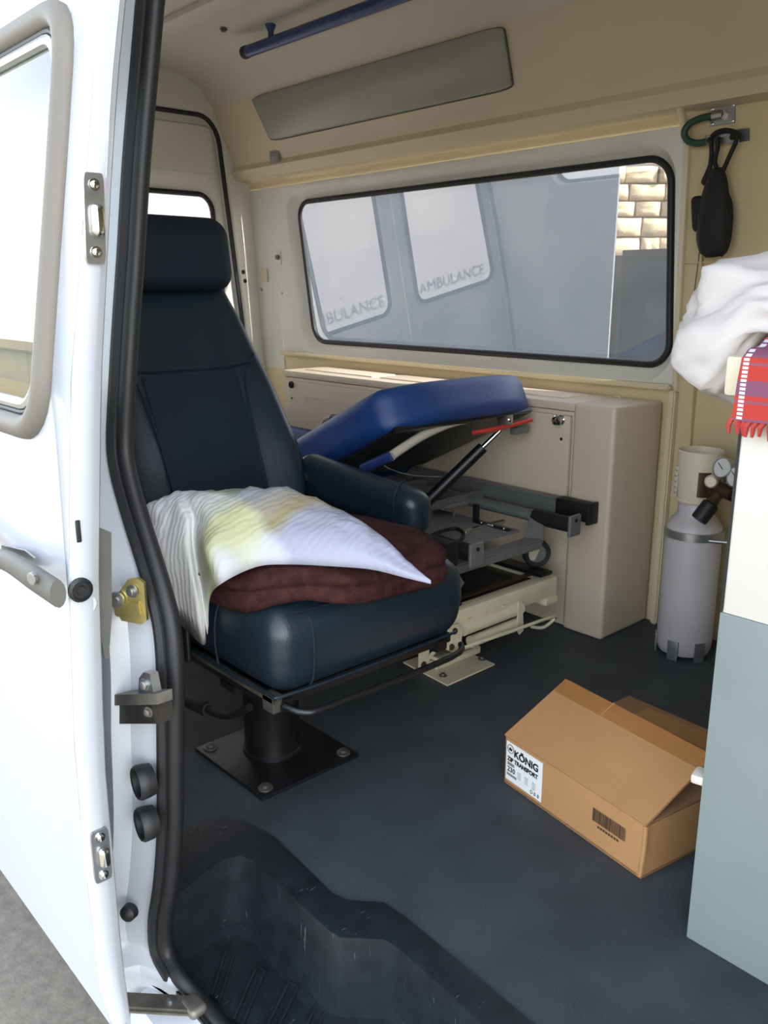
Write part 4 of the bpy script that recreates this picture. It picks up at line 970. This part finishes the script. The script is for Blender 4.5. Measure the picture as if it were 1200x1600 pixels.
n.links.new(vb.outputs[0], mu.inputs[6]); n.links.new(db.outputs[0], mu.inputs[7])
mx = n.nodes.new('ShaderNodeMix'); mx.data_type = 'RGBA'; mx.inputs[7].default_value = (*lin('D9DCE8'), 1)
n.links.new(mu.outputs[2], mx.inputs[0]); n.links.new(hb_.outputs[0], mx.inputs[6]); n.links.new(mx.outputs[2], p.inputs['Base Color'])
tw = MB()
def towf(u, v, off):
    x = RX + .002 + .30 * u
    # path: from on top to down the front
    path = [Vector((0, 1.20, .852)), Vector((0, 1.08, .853)), Vector((0, 1.045, .851)), Vector((0, 1.030, .840)), Vector((0, 1.027, .81)), Vector((0, 1.026, .765))]
    q = resample(path, 31)[int(round(v * 30))]
    nn = Vector((0, -1, 0)) if v > .5 else Vector((0, 0, 1))
    q = q + nn * (off * (.9 + .1 * math.sin(u * 20)) )
    return Vector((x - .012 * max(0, v - .6) * (1 if u < .1 else 0), q.y - .002 * math.sin(u * 14), q.z))
tw.grid(lambda u, v: towf(u, v, .002), 16, 30); tw.grid(lambda u, v: towf(u, v, .010), 16, 30)
ed = [towf(0, i / 30, .002) for i in range(31)]; ed2 = [towf(0, i / 30, .010) for i in range(31)]
tw.loft([ed, ed2], caps=False, ringclosed=False)
tow = tw.build('checked_towel', TOW, label='red and blue checked towel with fringe hanging over the worktop edge', cat='towel', ang=60)
REDF = mat('red_fringe', 'B4403A', .9)
frm = MB()
for i in range(36):
    x = RX - .003 + .30 * i / 36; z0 = .767; dx = random.uniform(-.004, .004)
    frm.tube([Vector((x, 1.020, z0)), Vector((x + dx, 1.015, z0 - .008)), Vector((x + dx * 1.5, 1.018, z0 - .018 - random.random() * .006))], [.0035, .0035, .002], 5)
frm.build('fringe', REDF, tow, kind='stuff')

# ------------------------------------------------------------------ cardboard boxes
bx_ = thing('cardboard_box', 'brown cardboard box with white printed label and raised lid flap on the floor', 'box')
A = Vector((-.941, 1.154, 0)); B = Vector((-.609, 1.100, 0)); ux = (B - A).normalized(); vx = Vector((-ux.y, ux.x, 0)); LX = (B - A).length; BH = .098; BD = .185; TH = .004
def wallp(p0, p1, h, name, t=TH, m=CARD):
    d = (p1 - p0).normalized(); nrm = Vector((-d.y, d.x, 0)); return MB().prism([p0 + Vector((0, 0, .001)), p1 + Vector((0, 0, .001)), p1 + Vector((0, 0, h)), p0 + Vector((0, 0, h))], nrm * t).build(name, m, bx_, smooth=False)
front = wallp(A, B, BH, 'front_wall'); wallp(B, B + vx * BD, BH - .002, 'side_wall'); wallp(B + vx * BD, A + vx * BD, BH, 'back_wall'); wallp(A + vx * BD, A, BH - .002, 'side_wall')
MB().prism([A + Vector((0, 0, .002)), B + Vector((0, 0, .002)), B + vx * BD + Vector((0, 0, .002)), A + vx * BD + Vector((0, 0, .002))], (0, 0, .004)).build('bottom', CARD, bx_, smooth=False)
# crushed corner
MB().tube([B + ux * -.004 + vx * .002 + Vector((0, 0, .004)), B + Vector((.0, .002, .05)), B + Vector((0, .002, BH))], .0045, 8).build('corner_crease', CARD, bx_)
fa = math.radians(25); fd = vx * math.cos(fa) + Vector((0, 0, math.sin(fa))); FWI = .172
f0_ = A + Vector((0, 0, BH)) - ux * .002; f1_ = B + Vector((0, 0, BH)) + ux * .002; nrm = ux.cross(fd)
flap = MB().prism([f0_, f1_, f1_ + fd * FWI + ux * .0, f0_ + fd * FWI - ux * .003], nrm * .004).build('lid_flap', CARD, bx_, smooth=False)
tape = MB().prism([f0_ + fd * (FWI - .036) + nrm * .0041, f1_ + fd * (FWI - .036) + nrm * .0041, f1_ + fd * (FWI + .0005) + nrm * .0041, f0_ + fd * (FWI + .0005) - ux * .003 + nrm * .0041], nrm * .0006).build('packing_tape', CARDIN, flap, smooth=False)
MB().bar(f0_.lerp(f1_, .36) + fd * (FWI - .036) + nrm * .005, f0_.lerp(f1_, .36) + fd * (FWI + .002) + nrm * .005, .003, .001, 0, up=tuple(nrm)).build('tape_fold', CARD, flap)
MB().prism([B + Vector((0, 0, BH)), B + vx * BD + Vector((0, 0, BH)), B + vx * (BD - .05) + Vector((0, 0, BH + .014)) - ux * .10, B + vx * .05 + Vector((0, 0, BH + .014)) - ux * .10], (0, 0, .003)).build('side_flap', CARDD, bx_, smooth=False)
# label and printing on the front
fn_ = -vx; 
def fp(s_, h, o=.0): return A + ux * s_ + Vector((0, 0, h)) + fn_ * o
MB().prism([fp(.004, .012, .0003), fp(.103, .012, .0003), fp(.103, .092, .0003), fp(.004, .092, .0003)], fn_ * .0006).build('paper_label', LABELW, front, smooth=False)
up = Vector((0, 0, 1)); O = .0012
text('lettering', 'KÖNIG', .0198, INK, front, fp(.026, .068, O), ux, up, off=.0006, sx=1.04)
text('lettering', 'ZIP TRANSPORT', .0120, INK, front, fp(.0085, .0535, O), ux, up, off=.0004, sx=.95)
text('lettering', '230', .0145, INK, front, fp(.009, .0315, O), ux, up, off=.0001)
MB().tube([fp(.016 + .0085 * math.cos(t), .079 + .0085 * math.sin(t), O) for t in [2 * math.pi * i / 24 for i in range(24)]], .0006, 5, True).build('crown_ring', INK, front)
MB().prism([fp(a, b, O) for a, b in ((.011, .082), (.012, .0755), (.020, .0755), (.021, .082), (.0185, .079), (.016, .083), (.0135, .079))], fn_ * .0003).build('crown_mark', INK, front, smooth=False)
def bars(s0, s1, h0, h1, nb, m, name):
    mb = MB(); s_ = s0
    random.seed(int(s0 * 1000))
    while s_ < s1:
        w = random.choice((.0006, .0009, .0014)) * (s1 - s0) / .04 * .8; mb.prism([fp(s_, h0, O), fp(s_ + w, h0, O), fp(s_ + w, h1, O), fp(s_, h1, O)], fn_ * .0003); s_ += w + random.choice((.0007, .0011)) * (s1 - s0) / .04 * .8
    return mb.build(name, m, front, smooth=False)
bars(.009, .028, .0445, .0505, 14, INKG, 'barcode'); bars(.008, .036, .0225, .0275, 16, INKG, 'barcode'); bars(.228, .300, .048, .072, 30, INKB, 'barcode')
for i in range(8): MB().prism([fp(.240 + .006 * i, .0395, O), fp(.244 + .006 * i, .0395, O), fp(.244 + .006 * i, .0435, O), fp(.240 + .006 * i, .0435, O)], fn_ * .0002).build('barcode_digit', INKB, front, smooth=False)
for k in range(3):
    for j in range(4): MB().prism([fp(.038 + .020 * k, .040 - .004 * j, O), fp(.047 + .020 * k, .040 - .004 * j, O), fp(.047 + .020 * k, .0412 - .004 * j, O), fp(.038 + .020 * k, .0412 - .004 * j, O)], fn_ * .0002).build('print_line', INKG, front, smooth=False)
for k in range(3): MB().tube([fp(.077 + .009 * k + (.0028 if k == 0 else .0016) * math.cos(t), .020 + .0032 * math.sin(t), O) for t in [2 * math.pi * i / 10 for i in range(10)]], .0007, 4, True).build('symbol', INK, front)
# second box behind
b2 = thing('cardboard_box', 'worn flattened brown cardboard box behind the labelled box', 'box')
C0 = pZ(920, 1120, .0); z2 = .075
quad = [pZ(930, 1108, z2), pZ(1115, 1215, z2), pZ(1125, 1150, z2), pZ(985, 1086, z2)]
q0 = Vector((-.93, 1.40, 0)); 
ux2 = (pZ(1105, 1138, z2) - pZ(985, 1086, z2)).normalized(); vx2 = Vector((-ux2.y, ux2.x, 0)); far2 = pZ(985, 1086, z2)
P0 = far2 - vx2 * .15
cor = [P0, P0 + ux2 * .34, P0 + ux2 * .34 + vx2 * .15, P0 + vx2 * .15]
MB().prism([Vector((c.x, c.y, .001)) for c in cor], (0, 0, z2 - .004)).build('carton', CARDD, b2, smooth=False)
MB().prism([Vector((c.x, c.y, z2 - .003)) for c in (cor[0], cor[1], cor[1] + vx2 * .146, cor[0] + vx2 * .146)], (0, 0, .003)).build('lid', CARDD, b2, smooth=False)
MB().prism([P0 + ux2 * .06 + vx2 * .075 + Vector((0, 0, .0002)), P0 + ux2 * .34 + vx2 * .075 + Vector((0, 0, .0002)), P0 + ux2 * .34 + vx2 * .13 + Vector((0, 0, .0002)), P0 + ux2 * .06 + vx2 * .13 + Vector((0, 0, .0002))], (0, 0, .0008)).build('packing_tape', CARDIN, b2, smooth=False)

# ------------------------------------------------------------------ wall fittings: hose handle, bracket, hanging pouch
def wpt(x, y, w):   # pixel onto a plane w in front of the far wall
    z = 1.2
    for _ in range(6):
        q = pY(x, y, Yw(z) - w); z = q.z
    return q
def wquad(pts, w0, t, name, m, par):
    q = [wpt(x, y, w0) for x, y in pts]; return MB().prism(q, (0, -t, 0)).build(name, m, par, smooth=False)
hh_ = thing('hose_handle', 'dark green hose loop handle with steel plates on the cream wall', 'handle')
p1_ = wquad(((1110, 168), (1149, 160), (1149, 192), (1110, 198)), .001, .004, 'mount_plate', STEEL, hh_)
for x, y in ((1113, 171), (1146, 164), (1145, 189), (1113, 194)): bolt('screw', wpt(x, y, .005), (0, -1, 0), .003, CHROME, p1_, .003)
p2_ = wquad(((1148, 203), (1172, 200), (1172, 220), (1148, 223)), .001, .004, 'mount_plate', STEEL, hh_)
bp_ = wquad(((1103, 212), (1155, 207), (1155, 222), (1104, 228)), .020, .006, 'bracket', STEEL, hh_)
for x, y in ((1110, 219), (1145, 214)): MB().lathe([(.007, 0), (.007, .004), (.0, .003)], wpt(x, y, .026), (0, -1, 0), 12).build('bracket_rivet', RUBBER, bp_)
MB().tube([wpt(1113, 181, .02), wpt(1095, 185, .022), wpt(1078, 193, .025), wpt(1069, 207, .028), wpt(1075, 220, .028), wpt(1090, 224, .028), wpt(1104, 221, .026)], .0085, 12, smooth=5).build('hose', GREENH, hh_)
MB().tube([wpt(1112, 181, .018), wpt(1128, 178, .012)], .011, 8).build('fitting', STEEL, hh_); MB().lathe([(.014, 0), (.014, .012)], wpt(1127, 179, .004), (0, -1, 0), 6).build('nut', CHROME, hh_)
MB().box(wpt(1074, 206, .008), (.014, .016, .016), bev=.002).build('clip', CREAM, hh_)
po = thing('hanging_pouch', 'black nylon pouch hanging by its straps from the wall bracket', 'pouch')
pc_ = wpt(1117, 333, .045)
def pou(v):
    t = v.z   # -1..1
    w = interp([(-1, .022), (-.9, .034), (-.6, .043), (-.1, .045), (.3, .038), (.7, .026), (1, .014)], t)
    nn = noise.noise(Vector((v.x * 2, v.y * 2, t * 3))) * .005
    cz = 1 - .12 * (v.x > 0) * 0
    r = math.hypot(v.x, v.y) or 1
    return pc_ + Vector((v.x / r * w * (1 + .1 * nn * 20) + .006 * t * -1, v.y / r * w * .62 + nn * .6, t * .100 + nn))
pmx = MB(); pmx.grid(lambda u, v: pou(Vector((math.cos(2 * math.pi * u), math.sin(2 * math.pi * u), -1 + 2 * v))), 28, 24, True)
pmx.add([pou(Vector((math.cos(2 * math.pi * k / 28), math.sin(2 * math.pi * k / 28), -1))) for k in range(28)], [tuple(range(28))])
pmx.add([pou(Vector((math.cos(2 * math.pi * k / 28), math.sin(2 * math.pi * k / 28), 1))) for k in range(28)], [tuple(range(28))])
pmx.build('pouch_body', BLACKC, po, ang=80)
sdp = MB().rbox((.04, .03, .085), .014, 3, 4, lambda v: pc_ + Vector((-.038, .0, .0)) + Vector((v.x - .15 * v.z, v.y, v.z))).build('side_pocket', BLACKC, po)
for pts in (((1110, 216), (1112, 235), (1110, 258), (1106, 285)), ((1122, 214), (1121, 232), (1117, 252), (1122, 268), (1126, 280)), ((1152, 214), (1148, 226), (1138, 248), (1126, 276)), ((1110, 258), (1103, 275), (1099, 285), (1108, 288))):
    MB().tube([wpt(x, y, .036) for x, y in pts], .0055, 8, smooth=4).build('strap', BLACKC, po)
MB().tube([wpt(x, y, .034) for x, y in ((1112, 214), (1120, 207), (1135, 204), (1150, 208), (1153, 214))], .006, 8, smooth=4).build('strap', BLACKC, po)
MB().tube([wpt(1098, 350, .02), wpt(1095, 375, .006), wpt(1092, 400, .004), wpt(1083, 470, .003)], .0012, 5, smooth=3).build('trim_2', DGREY, kind='structure', label='thin cord running down the cream wall behind the pouch')

# ------------------------------------------------------------------ outside
gz = -.62
MB().grid(lambda u, v: Vector((-40 + 60 * u, -30 + 60 * v, gz)), 4, 4).build('ground', ASPH, kind='structure', label='grey asphalt ground outside the van')
# plain rendered wall beside the van
YN = 4.3
ex = pY(957, 400, YN).x
MB().box(((-9 + ex) / 2, YN + .02, .8), (ex + 9, .014, 3.6)).build('neighbour_wall', NWALL, smooth=False, label='plain blue-grey rendered wall outside the long side window', cat='wall')
sw = thing('stone_wall', 'sunlit sandstone block wall outside beyond the window', 'wall')
YS = 7.2; sc_ = pY(1010, 320, YS); SA = math.radians(48)
sw.location = (sc_.x, sc_.y, 0); sw.rotation_euler = (0, 0, SA)
MB().box((0, .18, 1.2), (5.0, .3, 3.64)).build('wall_core', MORTAR, sw, smooth=False)
blocks = []
for k in range(4):
    bm_ = MB().rbox((1, .10, 1), .03, 1, 3, lambda v, k=k: Vector((v.x, v.y + .05 * noise.noise(Vector((v.x * 3, v.z * 3, k * 7.3))) * (1 if v.y < 0 else 0), v.z)))
    me = bpy.data.meshes.new('stone_block'); me.from_pydata([tuple(v) for v in bm_.v], [], bm_.f); me.materials.append(STONE); blocks.append(me)
    for p_ in me.polygons: p_.use_smooth = True
z = .9
random.seed(3)
while z < 3.0:
    h = random.uniform(.12, .19); x = -1.4 + random.uniform(0, .2)
    while x < 1.4:
        w = random.uniform(.14, .34)
        o = bpy.data.objects.new('stone_block', random.choice(blocks)); COL.objects.link(o); o.parent = sw
        o.location = (x + w / 2, random.uniform(-.012, .012), z + h / 2); o.scale = (w - .016, 1, h - .016)
        x += w
    z += h
gt = thing('metal_gate', 'dark framed blue-grey metal gate outside in front of the stone wall', 'gate')
YG = 6.2
ga = pY(952, 400, YG); gb = pY(976, 392, YG); gc_ = pY(1100, 385, YG)
MB().box(((ga.x + gb.x) / 2, YG, (ga.z + gz) / 2), (gb.x - ga.x, .08, ga.z - gz), bev=.004).build('gate_post', GATEF, gt)
MB().box(((gb.x + gc_.x) / 2 + .2, YG + .02, (gb.z + gz) / 2), (gc_.x - gb.x + .4, .03, gb.z - gz - .02), bev=.002).build('gate_panel', GATEP, gt)
MB().box(((gb.x + gc_.x) / 2 + .2, YG, gb.z - .02), (gc_.x - gb.x + .4, .06, .05), bev=.003).build('gate_rail', GATEF, gt)
# things behind the camera that the door glass mirrors
th = thing('tan_building', 'low tan building with eaves across the yard', 'building')
MB().box((-22, -9.5, .6), (14, 4, 2.4)).build('walls', TANW, th, smooth=False)
MB().box((-22, -9.5, 2.0), (15, 5, .35), bev=.02).build('roof', CARDIN, th, smooth=False)

# put each empty at the base of its thing; the parts keep their places
def drop_origin(o):
    pts = [(c.matrix_basis @ v.co) for c in o.children if c.data for v in c.data.vertices]
    if not pts: return
    lo_ = [min(p[i] for p in pts) for i in range(3)]; hi_ = [max(p[i] for p in pts) for i in range(3)]
    b = Vector(((lo_[0] + hi_[0]) / 2, (lo_[1] + hi_[1]) / 2, lo_[2]))
    o.location = b
    for c in o.children: c.location = c.location - b
for o in list(COL.objects):
    if o.type == 'EMPTY' and o.parent is None and o.location.length < 1e-6: drop_origin(o)
